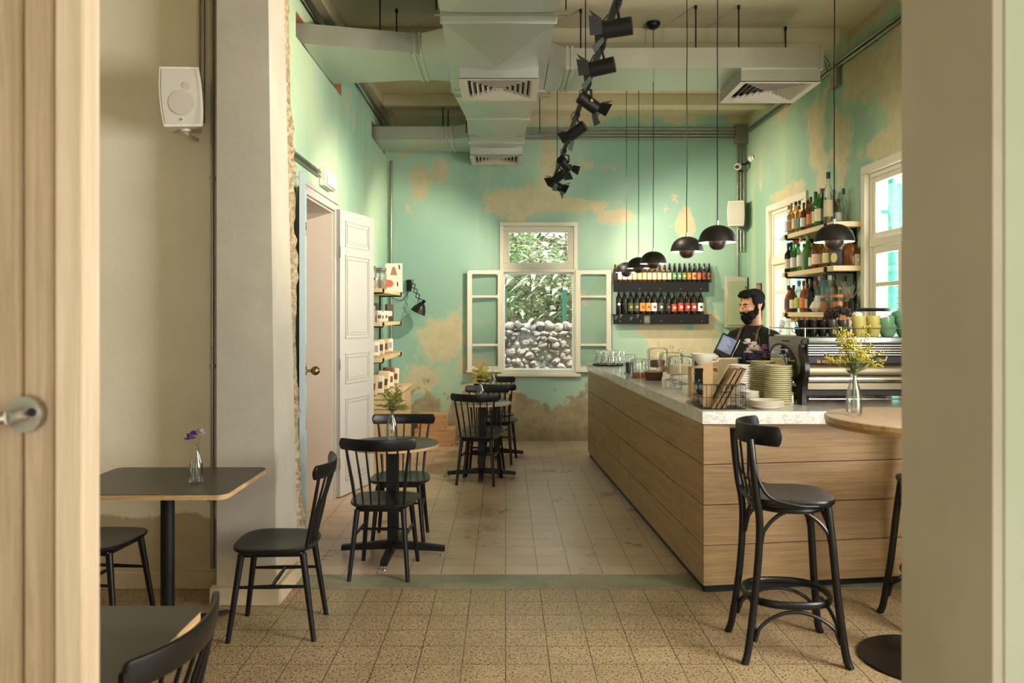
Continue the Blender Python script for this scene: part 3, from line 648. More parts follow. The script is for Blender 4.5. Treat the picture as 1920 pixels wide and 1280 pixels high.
solo('junction_box', MB().box(0, .05, -.07, .07, -.09, .09, bev=.004), M['conduit'], 'galvanised junction box on the right wall beside the large vent', 'junction box', (XR-.05, 7.36, 3.78))
pipe('conduit', 'pair of bent conduits dropping from the beam to the junction box on the right wall', [[(2.72, 7.36, 4.0), (2.86, 7.36, 3.99), (2.93, 7.36, 3.93), (2.95, 7.36, 3.83)], [(2.72, 7.40, 4.03), (2.9, 7.40, 4.02), (2.975, 7.40, 3.95), (2.99, 7.40, 3.88)]], .012)
for i, x in enumerate((2.94, 2.98, 3.02)):
    pipe('conduit', 'vertical conduit in the back right corner, %s of three' % ('leftmost', 'middle', 'rightmost')[i], [[(x, YB-.016, 3.75), (x, YB-.016, 2.4-.35*(i == 0))]], .010, clips=[(x, YB-.011, z, .014, .011, .01) for z in (3.3, 2.7)], group='vertical conduits in the right corner')
pipe('conduit', 'tall vertical conduit in the back left corner above the shelves', [[(XL+.05, YB-.02, 3.55), (XL+.05, YB-.02, .82)]], .013, clips=[(XL+.05, YB-.012, z, .016, .012, .01) for z in (3.2, 2.6, 1.9)])
for i, z in enumerate((4.0-.03, 3.93, 3.89)):
    pipe('conduit', 'dark conduit high along the left wall below the ceiling, %s of three' % ('top', 'middle', 'lowest')[i], [[(XL+.018+.01*i, 4.99, z), (XL+.018+.01*i, YB-.05, z)]], .014, 'steel', group='conduits along the left wall')
for i, z in enumerate((2.705, 2.74)):
    pipe('conduit', ('lower' if i == 0 else 'upper')+' short conduit sloping to the white box above the doors', [[(XL+.016, 4.99, z), (XL+.016, 6.40, z)]], .011, clips=[(XL+.011, y, z, .011, .012, .015) for y in (5.5,)], group='short conduits above the doors')
t = thing('emergency_box', 'white plastic box on the left wall above the grey doors', 'wall box', (XL, 6.6, 2.70))
part('housing', MB().box(.0, .06, -.17, .17, -.06, .08, bev=.008), M['whitepl'], t); part('cover', MB().box(.0601, .075, -.155, .155, -.05, .03, bev=.006), M['whitepl'], t)
pipe('conduit', 'pale vertical conduit against the grey pier on the cream wall', [[(-1.712, 4.672, .12), (-1.712, 4.672, 3.95)]], .012, clips=[(-1.712, 4.678, z, .016, .012, .01) for z in (1.3, 2.4)])
pipe('conduit', 'darker vertical conduit beside the speaker on the cream wall', [[(-1.79, 4.672, 2.75), (-1.79, 4.672, 3.95)], [(-1.765, 4.674, 2.72), (-1.765, 4.674, 3.95)]], .009, 'steel')
solo('wall_socket', MB().box(-.06, .0, -.008, 0, -.035, .035, bev=.002).box(-.055, -.005, -.012, -.0081, -.03, .03, bev=.002), M['black'], 'small black socket low on the cream wall behind the square table', 'wall socket', (-1.69, 4.689, .545))
# ceiling rose
# ================================================================== SPEAKERS, CAMERAS, PANEL
def speaker(name, label, loc, rot, w_, h, d, logo=True):
    t = thing(name, label, 'loudspeaker', loc, rot)
    pr = [(-w_*.46, 0), (w_*.46, 0), (w_*.36, d), (-w_*.36, d)]
    mb = MB(); n = 8; vs = []
    for i in range(n+1):
        z = -h/2+h*i/n; s = 1-.10*abs(2*i/n-1)**2; k = .012*(1-abs(2*i/n-1)**2)
        vs += [(x*s*1.04, y-(k if y == 0 else -0), z) for x, y in pr]
    fs = [(i*4+j, i*4+(j+1) % 4, (i+1)*4+(j+1) % 4, (i+1)*4+j) for i in range(n) for j in range(4)]+[(3, 2, 1, 0), tuple(n*4+j for j in range(4))]
    part('case', mb.add(vs, fs), M['spk'], t, ang=60)
    mb = MB(); vs = []
    for i in range(n+1):
        z = (-h/2+h*i/n)*.92; s = 1-.10*abs(2*i/n-1)**2; k = .012*(1-abs((2*i/n-1)*.92)**2)
        for yy in (-.004, .002): vs += [(-w_*.43*s, yy-k, z), (w_*.43*s, yy-k, z)]
    fs = [(i*4, i*4+1, i*4+5, i*4+4) for i in range(n)]+[(i*4+1, i*4+3, i*4+7, i*4+5) for i in range(n)]+[(i*4+2, i*4, i*4+4, i*4+6) for i in range(n)]
    g = part('grille', mb.add(vs, fs), M['spkgrille'], t, ang=60)
    if logo:
        c = MB(); c.cyl((0, -.017, -h*.39), (0, -.0145, -h*.39), .008, n=20); link('badge', c.data('badge', M['white']), g)
        c = MB(); c.cyl((0, -.0195, -h*.39), (0, -.0171, -h*.39), .0035, n=16); link('badge_centre', c.data('badge', M['brass']), g)
        c = MB(); c.cyl((0, -.0182, -h*.11), (0, -.009, -h*.11), w_*.29, n=40); link('woofer', c.data('woofer', plain('woofer shade', (172, 166, 156), .6)), g)
        c = MB(); c.cyl((w_*.12, -.0165, h*.17), (w_*.12, -.0155, h*.17), w_*.09, n=24); link('tweeter', c.data('tweeter', plain('tweeter shade', (168, 162, 152), .6)), g)
    mb = MB(); mb.cyl((0, d*.5, -h/2-.012), (0, d*.5, -h/2), .03, n=20); mb.tube([(0, d*.5, -h/2-.012), (.02, d*.8, -h/2-.03), (.05, d+.05, -h/2-.03)], .012, 8); part('bracket', mb, M['spk'], t)
    return t
speaker('loudspeaker', 'off-white loudspeaker with grey grille high on the cream wall', (-1.80, 4.44, 2.81), (0, math.radians(-4), math.radians(16)), .235, .33, .17)
speaker('loudspeaker', 'off-white loudspeaker high on the back wall near the right corner', (2.86, 9.935, 2.86), math.radians(-24), .22, .31, .17, False)
for i, (p, dr, lab) in enumerate(((W(1384, 312, 9.98), (-.5, -.8, -.25), 'small white dome camera on the corner conduits, lower of the two'), (W(1409, 297, 9.9), (.7, -.75, .1), 'small white dome camera turned to the right wall, upper of the two'))):
    t = thing('security_camera', lab, 'camera', p); d = Vector(dr).normalized()
    part('body', MB().ell((0, 0, 0), .045).cyl(d*.0, d*.045, .036), M['white'], t); part('lens', MB().cyl(d*.0451, d*.052, .026), M['black'], t)
    e = Vector((3.0, YB-.02, p.z-.03))-p; part('arm', MB().tube([-d*.03, e*.5+Vector((0, 0, -.03)), e], .012), M['blackmat'], t)
t = thing('fuse_cabinet', 'grey-green metal electrical cabinet on the back wall behind the man', 'electrical cabinet', (2.905, YB, 2.05-.31))
part('body', MB().box(-.135, .135, -.1, 0, -.3, .34, bev=.005), M['pier'], t); part('cover', MB().box(-.125, .125, -.112, -.1001, -.27, .28, bev=.004), plain('cloudy cover', (150, 160, 130), .3, var=.2, scale=6), t)
part('latch', MB().box(.1, .112, -.12, -.1121, .19, .21), M['blackmat'], t)
t = thing('picture_frame', 'small dark red framed notice on the right wall, upper of two', 'picture', (XR, 9.62, 1.90)); part('frame', MB().box(-.02, 0, -.08, .08, -.07, .08, bev=.002), plain('dark red frame', (104, 62, 48), .5), t); part('picture', MB().box(-.0225, -.0201, -.06, .06, -.05, .06), plain('frame paper', (150, 110, 90), .6), t)
t = thing('picture_frame', 'small dark red framed notice on the right wall, lower of two', 'picture', (XR, 9.62, 1.62)); part('frame', MB().box(-.02, 0, -.08, .08, -.08, .08, bev=.002), plain('dark red frame', (104, 62, 48), .5), t); part('picture', MB().box(-.0225, -.0201, -.06, .06, -.06, .06), plain('frame paper', (120, 80, 64), .6), t)

# ================================================================== TRACK AND SPOTS
ZT, XT = 3.2, .574
t = thing('light_track', 'black ceiling track hanging on thin rods over the aisle', 'light track', (XT, 2.6, ZT))
part('rail', MB().box(-.017, .017, 0, 6.85, -.0, .032, bev=.003), M['blackmat'], t)
for y in (3.4, 5.75, 8.88):
    mb = MB(); mb.cyl((-.0, y-2.6, .03), (0, y-2.6, (ZC-ZT)-(.136 if 7.02 <= y <= 7.22 else 0)), .004, n=8); part('hanger_rod', mb, M['blackmat'], t)
mb = MB(); mb.tube([(.028*math.sin(i*.9), i*.1, .045+.01*math.sin(i*2.1)) for i in range(66)], .004, 6); part('cable', mb, M['blackmat'], t)
SPOTS = [(4.1, (-.95, .25, -.06), 'turned left with barn doors open, nearest the camera', 130), (4.75, (-.94, .28, -.14), 'turned left, second from the camera', 180),
    (5.55, (.82, .25, -.50), 'turned right and down, third from the camera', 150), (6.4, (-.75, .35, -.5), 'turned left and down, fourth from the camera', 380),
    (7.8, (.50, .62, -.42), 'turned right and down, fifth from the camera', 290), (8.5, (-.72, .48, -.50), 'turned left and down, sixth from the camera', 300), (9.1, (.86, .05, -.42), 'turned right, farthest from the camera', 340)]
for i, (y, dr, lab, en) in enumerate(SPOTS):
    d = Vector(dr).normalized(); t = thing('track_spotlight', 'black cylinder spotlight '+lab, 'spotlight', (XT, y, ZT), 0, 'spotlights on the track')
    c = Vector((0, 0, -.13)); a = c-d*.075; b = c+d*.075
    mb = MB(); mb.cyl(a, b, .046, n=28, cap=False); mb.cyl(a, a+d*.004, .046, n=28); mb.cyl(a, a+d*.06, .0462, n=28, cap=False); part('housing', mb, M['blackmat'], t)
    part('lamp_face', MB().cyl(b-d*.05, b-d*.045, .043, n=24), emis('warm lamp face', (255, 236, 200), 3.0) if i == 0 else bpy.data.materials['warm lamp face'], t)
    s = d.cross(Vector((0, 0, 1))).normalized(); mb = MB()
    mb.tube([Vector((0, 0, 0)), Vector((0, 0, -.04)), Vector((0, 0, -.055))+s*.05, c+s*.052], .008, 8); mb.box(-.018, .018, -.05, .05, -.02, -.0005, bev=.003); part('bracket', mb, M['blackmat'], t)
    u = s.cross(d).normalized(); part('pivot_knob', MB().cyl(c+s*.047, c+s*.062, .011, n=12), M['chrome'], t)
    for q in (s, -s, u, -u):
        h = q.cross(d); r0 = b+q*.045; out = (d*.72+q*.62).normalized(); mb = MB(); v = []
        for off in (Vector((0, 0, 0)), (out.cross(h)).normalized()*.0015):
            v += [r0-h*.035+off, r0+h*.035+off, r0+out*.075+h*.052+off, r0+out*.075-h*.052+off]
        mb.add(v, [(0, 1, 2, 3), (7, 6, 5, 4)]+[(k, (k+1) % 4, 4+(k+1) % 4, 4+k) for k in range(4)]); part('barn_door', mb, M['blackmat'], t, ang=20)
    if en:
        lamp('SPOT', 'spot_beam', t.location+c+d*.085, en, (1, .86, .64), d, spot_size=math.radians(105 if i == 6 else 84), spot_blend=.7, shadow_soft_size=.03)

# ================================================================== PENDANTS
dprof = [(.006, .108), (.022, .106), (.045, .100), (.07, .088), (.09, .070), (.104, .046), (.112, .022), (.115, 0), (.1125, 0), (.1095, .022), (.1015, .045), (.088, .068), (.068, .0855), (.044, .097), (.02, .1025), (.0, .103)]
dm = MB().lathe(dprof, 48, capb=False, capt=False); ndm = dm.data('pendant_dome', [M['pend'], M['pend_in']])
for p in ndm.polygons:
    c = p.center
    if p.index//48 >= 8: p.material_index = 1
bm_ = MB().lathe([(.0, -.046), (.02, -.0445), (.036, -.036), (.048, -.02), (.054, 0), (.055, .012), (.053, .012), (.052, 0), (.045, -.018), (.033, -.033), (.0, -.042)], 40, capb=False, capt=False).data('pendant_bowl', M['copper'])
capd = MB().cyl((0, 0, .104), (0, 0, .135), .0085, n=14).data('ferrule', M['chrome'])
stemd = MB().cyl((0, 0, -.04), (0, 0, .10), .006, n=10).data('pendant_stem', M['chrome'])
bulb = MB().ell((0, 0, .035), .02).data('bulb', emis('pendant bulb', (255, 232, 196), 14))
PEND = [(1.305, 4.93, 2.045, 'hanging over the near end of the counter, largest of the row'), (1.28, 5.65, 2.045, 'second from the near end of the row over the counter'), (1.274, 6.9, 2.04, 'third of the row, under the round black ceiling rose'),
    (1.275, 7.67, 2.045, 'fourth of the row, partly behind the third'), (1.27, 8.41, 2.045, 'farthest of the row, in front of the wall bottles'), (1.943, 4.73, 2.03, 'hanging alone in front of the bottle shelves on the right')]
for i, (x, y, z, lab) in enumerate(PEND):
    t = thing('pendant_lamp', 'black half-dome pendant lamp '+lab, 'pendant lamp', (x, y, z), 0, 'black pendant lamps over the counter')
    link('lampshade', ndm, t); link('lower_bowl', bm_, t); link('ferrule', capd, t); link('stem', stemd, t); link('bulb', bulb, t)
    H = ZC-z; r = random.Random(i); kk = [(0, 0, .13)]
    for j in range(1, 9): kk.append((r.uniform(-.002, .002), r.uniform(-.002, .002), .13+(H-.15)*j/9))
    kk.append((0, 0, H-.02)); part('cord', MB().tube(kk, .0032, 6), M['blackmat'], t)
    part('ceiling_rose', MB().lathe([(.0, H-.055), (.03, H-.055), (.052, H-.04), (.06, H-.015), (.06, H)], 28), M['blackmat'], t)
    lamp('POINT', 'pendant_light', (x, y, z+.035), 9, (1, .84, .64), shadow_soft_size=.03)

# ================================================================== CHAIRS AND TABLES
def arc_rail(mb, w_, y0, bow, z0, z1, th, lean=.0, n=44, cut=.94):
    """curved backrest rail; ends sweep forward (+y); rounded ends"""
    vs = []
    for i in range(n+1):
        u = math.sin((-1+2*i/n)*PI/2); x = w_*u; y = y0+bow*u*u; e = max(0, (abs(u)-cut)/(1-cut)); hh = math.sqrt(max(0.12, 1-e*e)); zm = (z0+z1)/2+.006*u*u
        tx = Vector((1, 2*bow*u/w_, 0)).normalized(); nx = Vector((tx.y, -tx.x, 0))
        for k in range(12):
            a = 2*PI*k/12; ca = math.cos(a); sa = math.sin(a); f = lambda c: math.copysign(abs(c)**.55, c)
            q = Vector((x, y, zm))+nx*f(ca)*th/2+Vector((0, 0, 1))*f(sa)*(z1-z0)/2*hh; q.y -= lean*(q.z-z0); vs.append(q)
    fs = [(i*12+k, (i+1)*12+k, (i+1)*12+(k+1) % 12, i*12+(k+1) % 12) for i in range(n) for k in range(12)]+[tuple(range(11, -1, -1)), tuple(range(n*12, n*12+12))]
    return mb.add(vs, fs)
def seat_mesh(hw_f, hw_r, yf, yr, z, th, dish=.012, n=40):
    mb = MB(); vs = []; rings = [(0.0, 0), (.35, 0), (.6, 0), (.8, 0), (.93, 0), (.985, -.002), (1.0, -.007), (.995, -th*.55), (.93, -th), (.5, -th), (0.0, -th)]
    yc = (yf+yr)/2; hy = (yf-yr)/2
    for s, dz in rings:
        for k in range(n):
            a = 2*PI*k/n; c, s_ = math.cos(a), math.sin(a); e = .62
            px = math.copysign(abs(c)**e, c); py = math.copysign(abs(s_)**e, s_); y = yc+hy*py; hw = hw_r+(hw_f-hw_r)*(py+1)/2
            dd = -dish*math.cos(min(1, s)*PI/2)**1.2 if dz == 0 else dz
            if dz == 0: dd = -dish*(1-s*s)**1.5 - (.0)
            vs.append((hw*px*s, yc+hy*py*s, z+dd))
    m = len(rings); fs = [(i*n+(k+1) % n, i*n+k, (i+1)*n+k, (i+1)*n+(k+1) % n) for i in range(m-1) for k in range(n)]
    return mb.add(vs, fs)
def chair(label, loc, rot, group=None):
    """black spindle-back chair facing +y"""
    t = thing('spindle_chair', label, 'chair', loc, rot, group)
    part('seat', seat_mesh(.225, .19, .205, -.205, .458, .026), M['black'], t)
    part('seat_frame', MB().box(-.15, .15, -.15, .15, .405, .4315, bev=.006), M['black'], t)
    for sx in (-1, 1):
        part('leg', MB().cyl((sx*.178, .205, 0), (sx*.14, .15, .42), .0125, .0175, 14), M['black'], t)
        part('leg', MB().cyl((sx*.178, -.21, 0), (sx*.14, -.15, .42), .0125, .0175, 14), M['black'], t)
        part('stretcher', MB().tube([(sx*.156, .175, .262), (sx*.155, 0, .262), (sx*.156, -.175, .262)], [.007, .011, .007], 10), M['black'], t)
    part('stretcher', MB().tube([(-.152, 0, .262), (0, 0, .262), (.152, 0, .262)], [.007, .011, .007], 10), M['black'], t)
    part('backrest', arc_rail(MB(), .228, -.275, .06, .79, .862, .02, .12), M['black'], t)
    for i in range(7):
        u = (i-3)/3; xt = .188*u; yt = -.278+.06*(xt/.228)**2; r = .0095 if abs(u) == 1 else .0065
        part('spindle', MB().tube([(u*.146, -.166-.012*(1-u*u), .446), (u*.158, -.195-.008*(1-u*u), .58), (xt, yt, .805)], [r*.8, r*1.1, r*.85], 10), M['black'], t)
    return t
D2R = math.radians
c1 = chair('black spindle-back chair facing left at the square table by the pier', (-1.16, 4.09, 0), PI/2+D2R(3), 'black spindle-back chairs')
for lab, loc, rot in (
    ('black spindle-back chair at the left side of the square table, partly hidden by the door', (-2.10, 4.12, 0), -PI/2-D2R(6)),
    ('black spindle-back chair in the lower left corner, cut off by the picture edge', (-1.015, 1.93, 0), PI/2-D2R(4)),
    ('black spindle-back chair turned away from the camera at the nearest round table', (-.755, 5.0, 0), D2R(-2)),
    ('black spindle-back chair facing the camera behind the nearest round table', (-.745, 5.68, 0), PI+D2R(2)),
    ('black spindle-back chair turned away from the camera at the second round table', (-.25, 7.68, 0), D2R(-10)),
    ('black spindle-back chair facing the camera behind the second round table', (-.215, 8.06, 0), PI+D2R(-6)),
    ('black spindle-back chair turned away from the camera at the farthest table', (-.085, 8.76, 0), D2R(-8)),
    ('black spindle-back chair facing the camera at the farthest table, under the window', (-.115, 9.32, 0), PI)): dup(c1, loc, rot, lab, 'black spindle-back chairs')
def cross_base(t, L, rot, post, z, square=.075):
    mb = MB(); mb.box(-post/2, post/2, -post/2, post/2, .07, z, bev=.004); part('post', mb, M['blackmat'], t)
    part('top_plate', MB().box(-.14, .14, -.14, .14, z, z+.006), M['blackmat'], t)
    for k in range(4):
        R = Matrix.Rotation(rot+k*PI/2, 4, 'Z'); w_ = .022
        mb = MB(); mb.add([(0, -w_, .045), (0, w_, .045), (0, w_, .10), (0, -w_, .10), (L, -w_, .03), (L, w_, .03), (L, w_, .062), (L, -w_, .062)], [(0, 3, 2, 1), (4, 5, 6, 7), (0, 1, 5, 4), (2, 3, 7, 6), (1, 2, 6, 5), (3, 0, 4, 7)], R)
        f = part('foot', mb, M['blackmat'], t, ang=20); q = R @ Vector((L-.02, 0, 0)); c = MB(); c.cyl((q.x, q.y, 0), (q.x, q.y, .006), .016, .013, 16); c.cyl((q.x, q.y, .006), (q.x, q.y, .03), .005)
        link('glide', c.data('glide', M['steel']), f)
def round_table(label, loc, R, z, rot, L):
    t = thing('round_table', label, 'table', loc, 0)
    part('tabletop', MB().lathe([(0, z), (R-.001, z), (R, z-.0005), (R, z-.001)], 64, capb=False, capt=False).lathe([(R, z-.002), (R, z-.003), (0, z-.003)], 64, capb=False, capt=False), M['laminate'], t)
    part('plywood_edge', MB().lathe([(0, z-.022), (R-.004, z-.022), (R, z-.019), (R, z-.0011)], 64, capb=False, capt=False), M['ply_edge'], t)
    cross_base(t, L, rot, .07, z-.03); return t
ta = round_table('round dark-topped table with pale plywood rim, nearest of the three round ones', (-.75, 5.34, 0), .305, .745, D2R(-2), .345)
cc = [round_table('round dark-topped table with pale plywood rim, second from the camera', (-.235, 7.87, 0), .29, .745, D2R(0), .335),
      round_table('round dark-topped table hidden behind chairs, farthest from the camera', (-.10, 9.05, 0), .29, .745, D2R(0), .30)]
def square_table(label, x0, x1, y0, y1, z, L, base=None):
    cx, cy = (x0+x1)/2, (y0+y1)/2; a, b = (x1-x0)/2, (y1-y0)/2; t = thing('square_table', label, 'table', (cx, cy, 0)); pts = []; r = .05
    for sx, sy, a0 in ((1, 1, 0), (-1, 1, PI/2), (-1, -1, PI), (1, -1, 1.5*PI)):
        for k in range(7): an = a0+k*PI/12; pts.append((sx*(a-r)+r*math.cos(an), sy*(b-r)+r*math.sin(an)))
    part('tabletop', MB().prism(pts, z-.003, z), M['laminate'], t); part('plywood_edge', MB().prism(pts, z-.026, z-.0031), M['ply_edge'], t)
    t2 = MB(); t2.cyl((0, 0, .03), (0, 0, z-.032), .034, n=24); part('post', t2, M['blackmat'], t); part('top_plate', MB().box(-.2, .2, -.2, .2, z-.032, z-.0261), M['blackmat'], t)
    for k in range(4):
        an = PI/4+k*PI/2; q = Vector((math.cos(an), math.sin(an), 0)); s = Vector((-q.y, q.x, 0))*.03; mb = MB()
        mb.add([s+Vector((0, 0, .012)), -s+Vector((0, 0, .012)), q*L-s*.6+Vector((0, 0, .003)), q*L+s*.6+Vector((0, 0, .003)), s+Vector((0, 0, .045)), -s+Vector((0, 0, .045)), q*L-s*.6+Vector((0, 0, .014)), q*L+s*.6+Vector((0, 0, .014))],
            [(0, 3, 2, 1), (4, 5, 6, 7), (0, 1, 5, 4), (1, 2, 6, 5), (2, 3, 7, 6), (3, 0, 4, 7)]); f = part('foot', mb, M['blackmat'], t, ang=20)
        link('glide', MB().cyl((q.x*(L-.03), q.y*(L-.03), 0), (q.x*(L-.03), q.y*(L-.03), .008), .012, n=12).data('glide', M['blackmat']), f)
    return t
square_table('square charcoal-topped table with plywood edge against the pier', -2.13, -1.305, 3.73, 4.40, .762, .33)
square_table('charcoal-topped table in the lower left corner with plywood edge', -1.75, -.865, 1.50, 2.31, .76, .30)

# bentwood bar stools (facing +y)
def stool(label, loc, rot):
    t = thing('bar_stool', label, 'bar stool', loc, rot, 'bentwood bar stools'); B = M['black']
    part('seat', seat_mesh(.205, .20, .205, -.20, .752, .038, .008), B, t)
    part('seat_ring', MB().tube([(.165*math.cos(a), .165*math.sin(a), .70) for a in [2*PI*k/32 for k in range(32)]], .016, 8, close=True), B, t)
    F = [(.205, .215), (-.205, .215)]; 
    for x, y in F: part('leg', MB().tube(cr([(x*1.04, y*1.06, 0), (x*.98, y*.98, .06), (x*.86, y*.86, .3), (x*.77, y*.77, .55), (x*.70, y*.70, .715)]), .018, 12), B, t)
    for sx in (-1, 1):
        part('leg', MB().tube(cr([(sx*.19, -.235, 0), (sx*.178, -.215, .08), (sx*.165, -.18, .35), (sx*.175, -.165, .62), (sx*.19, -.185, .78), (sx*.195, -.20, .92), (sx*.185, -.21, 1.03)]), .0175, 12), B, t)
    vs = []; mb = MB(); n = 44                     # wide wrap-around top rail
    for i in range(n+1):
        uu = math.sin((-1+2*i/n)*PI/2); a = -PI/2+uu*D2R(76); r = .225; x = r*math.cos(a)*1.0; y = -.03+r*math.sin(a)*.86; e = max(0, (abs(uu)-.93)/.07); hh = math.sqrt(max(.12, 1-e*e)); nx = Vector((math.cos(a), math.sin(a), 0))
        for k in range(12):
            b = 2*PI*k/12; f = lambda c: math.copysign(abs(c)**.5, c); vs.append(Vector((x, y, 1.045))+nx*f(math.cos(b))*.009+Vector((0, 0, 1))*f(math.sin(b))*.046*hh)
    mb.add(vs, [(i*12+k, (i+1)*12+k, (i+1)*12+(k+1) % 12, i*12+(k+1) % 12) for i in range(n) for k in range(12)]+[tuple(range(11, -1, -1)), tuple(range(n*12, n*12+12))]); part('backrest', mb, B, t)
    for u in (-.5, 0, .5): part('back_slat', MB().tube([(u*.15, -.178, .74), (u*.2, -.20, .85), (u*.26, -.218+.02*abs(u), 1.02)], .011, 8, flat=(1.3, .5)), B, t)
    for sx in (-1, 1): part('seat_brace', MB().tube(cr([(sx*.20, -.195, .93), (sx*.205, -.175, .84), (sx*.210, -.12, .765), (sx*.210, .0, .734), (sx*.195, .09, .728)]), .0085, 10), B, t)
    R = [(.172*math.cos(a)*(1.05 if 1 else 1), .185*math.sin(a)*1.0, .268) for a in [2*PI*k/40 for k in range(40)]]
    R = [(math.copysign(abs(x/.18)**.8, x)*.18, math.copysign(abs(y/.185)**.8, y)*.195, z) for x, y, z in R]
    part('foot_ring', MB().tube(R, .017, 10, close=True, flat=(.62, 1.1)), B, t)
    legs = [(.17, .175), (-.17, .175), (-.165, -.17), (.165, -.17)]
    for k in range(4):
        a = Vector((*legs[k], 0)); b = Vector((*legs[(k+1) % 4], 0)); pts = []; pts2 = []
        for i in range(25):
            u = i/24; q = a*(1-u)+b*u; s = math.sin(PI*u)**.42; inn = 1-.10*math.sin(PI*u); pts.append((q.x*inn*.93, q.y*inn*.93, .52+.175*s)); pts2.append((q.x*inn*1.1, q.y*inn*1.1, .10+.135*s))
        part('seat_arch', MB().tube(pts, .0095, 8), B, t); part('lower_arch', MB().tube(pts2, .009, 8), B, t)
    return t
s1 = stool('black bentwood bar stool standing in front of the wooden counter', (1.345, 3.84, 0), -PI/2-D2R(4))
dup(s1, (2.27, 4.13, 0), PI/2+D2R(10), 'black bentwood bar stool mostly hidden by the right doorway edge')
t = thing('high_table', 'round oak-topped bar table on a black disc base, cut off at the right', 'table', (1.93, 3.70, 0))
R, z = .425, 1.125
part('tabletop', MB().lathe([(0, z), (R-.004, z), (R, z-.004), (R, z-.0245), (0, z-.0245)], 72, capb=False, capt=False), M['tabletop'], t)
part('lower_layer', MB().lathe([(0, z-.025), (R-.003, z-.025), (R-.006, z-.044), (0, z-.044)], 72, capb=False, capt=False), wood('oak edge', (150, 112, 70), (178, 138, 92), (3, 3, 40), .45), t)
part('post', MB().cyl((0, 0, .018), (0, 0, z-.05), .038, n=24), M['blackmat'], t); part('base_disc', MB().lathe([(.0, .0), (.275, .0), (.28, .006), (.278, .012), (.05, .022), (0, .022)], 64, capb=False, capt=False), M['black'], t)
part('top_plate', MB().box(-.2, .2, -.2, .2, z-.052, z-.0441), M['blackmat'], t)
# ================================================================== COUNTER
def outer(d): return 1.122+(4.56-d)*.0445          # x of the counter's aisle side at depth d
CT = 1.05; t = thing('bar_counter', 'L-shaped bar counter clad in oak boards with a white marble top', 'counter', (0, 0, 0))
n0, n1 = outer(9.08), 1.122
mb = MB().prism([(n1, 4.56), (XR-.004, 4.56), (XR-.004, 5.47), (1.93, 5.47), (1.93, 9.08), (n0, 9.08)], CT-.072, CT); part('worktop', mb, M['marble'], t, 'white marble worktop')
gx = lambda d, o=.012: outer(d)+o
fy = lambda x: 4.585+(x-1.134)*.144               # front face recedes a little to the right
part('carcass', MB().prism([(gx(4.6, .045), 4.63), (XR-.01, fy(XR)+.045), (XR-.01, 5.43), (1.89, 5.43), (1.89, 9.04), (gx(9.05, .045), 9.04)], .006, CT-.0725), M['oakdark'], t)
part('plinth', MB().prism([(gx(4.6, .03), 4.615), (XR-.015, fy(XR)+.03), (XR-.015, fy(XR)+.04), (gx(4.6, .04), 4.625)], .0, .048).prism([(gx(4.62, .03), 4.626), (gx(4.62, .04), 4.626), (gx(9.05, .04), 9.05), (gx(9.05, .03), 9.05)], 0, .048), M['blackmat'], t)
zs = [.045, .277, .509, .741, CT-.074]; J = [[8.68, 6.74], [7.18, 5.06], [8.68, 6.74], [7.18, 5.06]][::-1]
J = [[8.62, 6.70], [7.16, 5.05], [8.68, 6.74], [7.18, 5.06]]
mb = MB()
for r in range(4):
    cuts = [9.07]+J[r]+[4.60]
    for a, b in zip(cuts[:-1], cuts[1:]):
        g = .004; mb.prism([(gx(b+g), b+g), (gx(b+g, .03), b+g), (gx(a-g, .03), a-g), (gx(a-g), a-g)], zs[r]+.003, zs[r+1]-.003)
part('side_cladding', mb, M['oak'], t, 'oak boards on the aisle side', ang=20)
mb = MB()
for r in range(4):
    a, b = gx(4.6)+.003, XR-.008; mb.prism([(a, fy(a)), (b, fy(b)), (b, fy(b)+.018), (a, fy(a)+.018)], zs[r]+.0025, zs[r+1]-.0025)
part('front_cladding', mb, M['oak'], t, 'oak boards on the front', ang=20)
t = thing('back_bar', 'pale wooden back counter along the right wall under the bottle shelves', 'counter', (2.62, 5.52, 0))
part('worktop', MB().box(0, .435, 0, 4.0, .86, .90, bev=.003), M['shelf'], t); part('body', MB().box(.03, .43, .02, 3.98, 0, .8595), M['cab'], t)

# ================================================================== BOTTLES
def gl(name, tint, body, col): return thin_glass(name, tint, .03, 1.1, body, col)
G = {'clear': gl('clear bottle', (.94, .96, .93), .05, (210, 210, 200)), 'green': gl('green bottle', (.35, .72, .35), .45, (60, 130, 60)), 'dgreen': gl('dark green bottle', (.1, .2, .1), .75, (26, 44, 26)),
     'brown': gl('brown bottle', (.5, .22, .08), .6, (90, 44, 18)), 'black': gl('black bottle', (.05, .05, .05), .9, (18, 16, 14)), 'amber': gl('amber spirit', (.80, .50, .22), .3, (150, 84, 34)),
     'whisky': gl('whisky bottle', (.86, .68, .40), .22, (176, 120, 60)), 'blue': gl('pale blue bottle', (.62, .82, .90), .25, (120, 170, 190)), 'lime': gl('lime spirit', (.78, .88, .35), .4, (160, 180, 60)), 'orange': gl('orange spirit', (.85, .46, .26), .35, (180, 80, 44)), 'navy': gl('navy bottle', (.2, .22, .35), .7, (40, 44, 70))}
_pc = {}
def pm(rgb, rough=.55):
    if rgb not in _pc: _pc[rgb] = plain('print %d %d %d' % rgb, rgb, rough, var=.06, scale=60)
    return _pc[rgb]
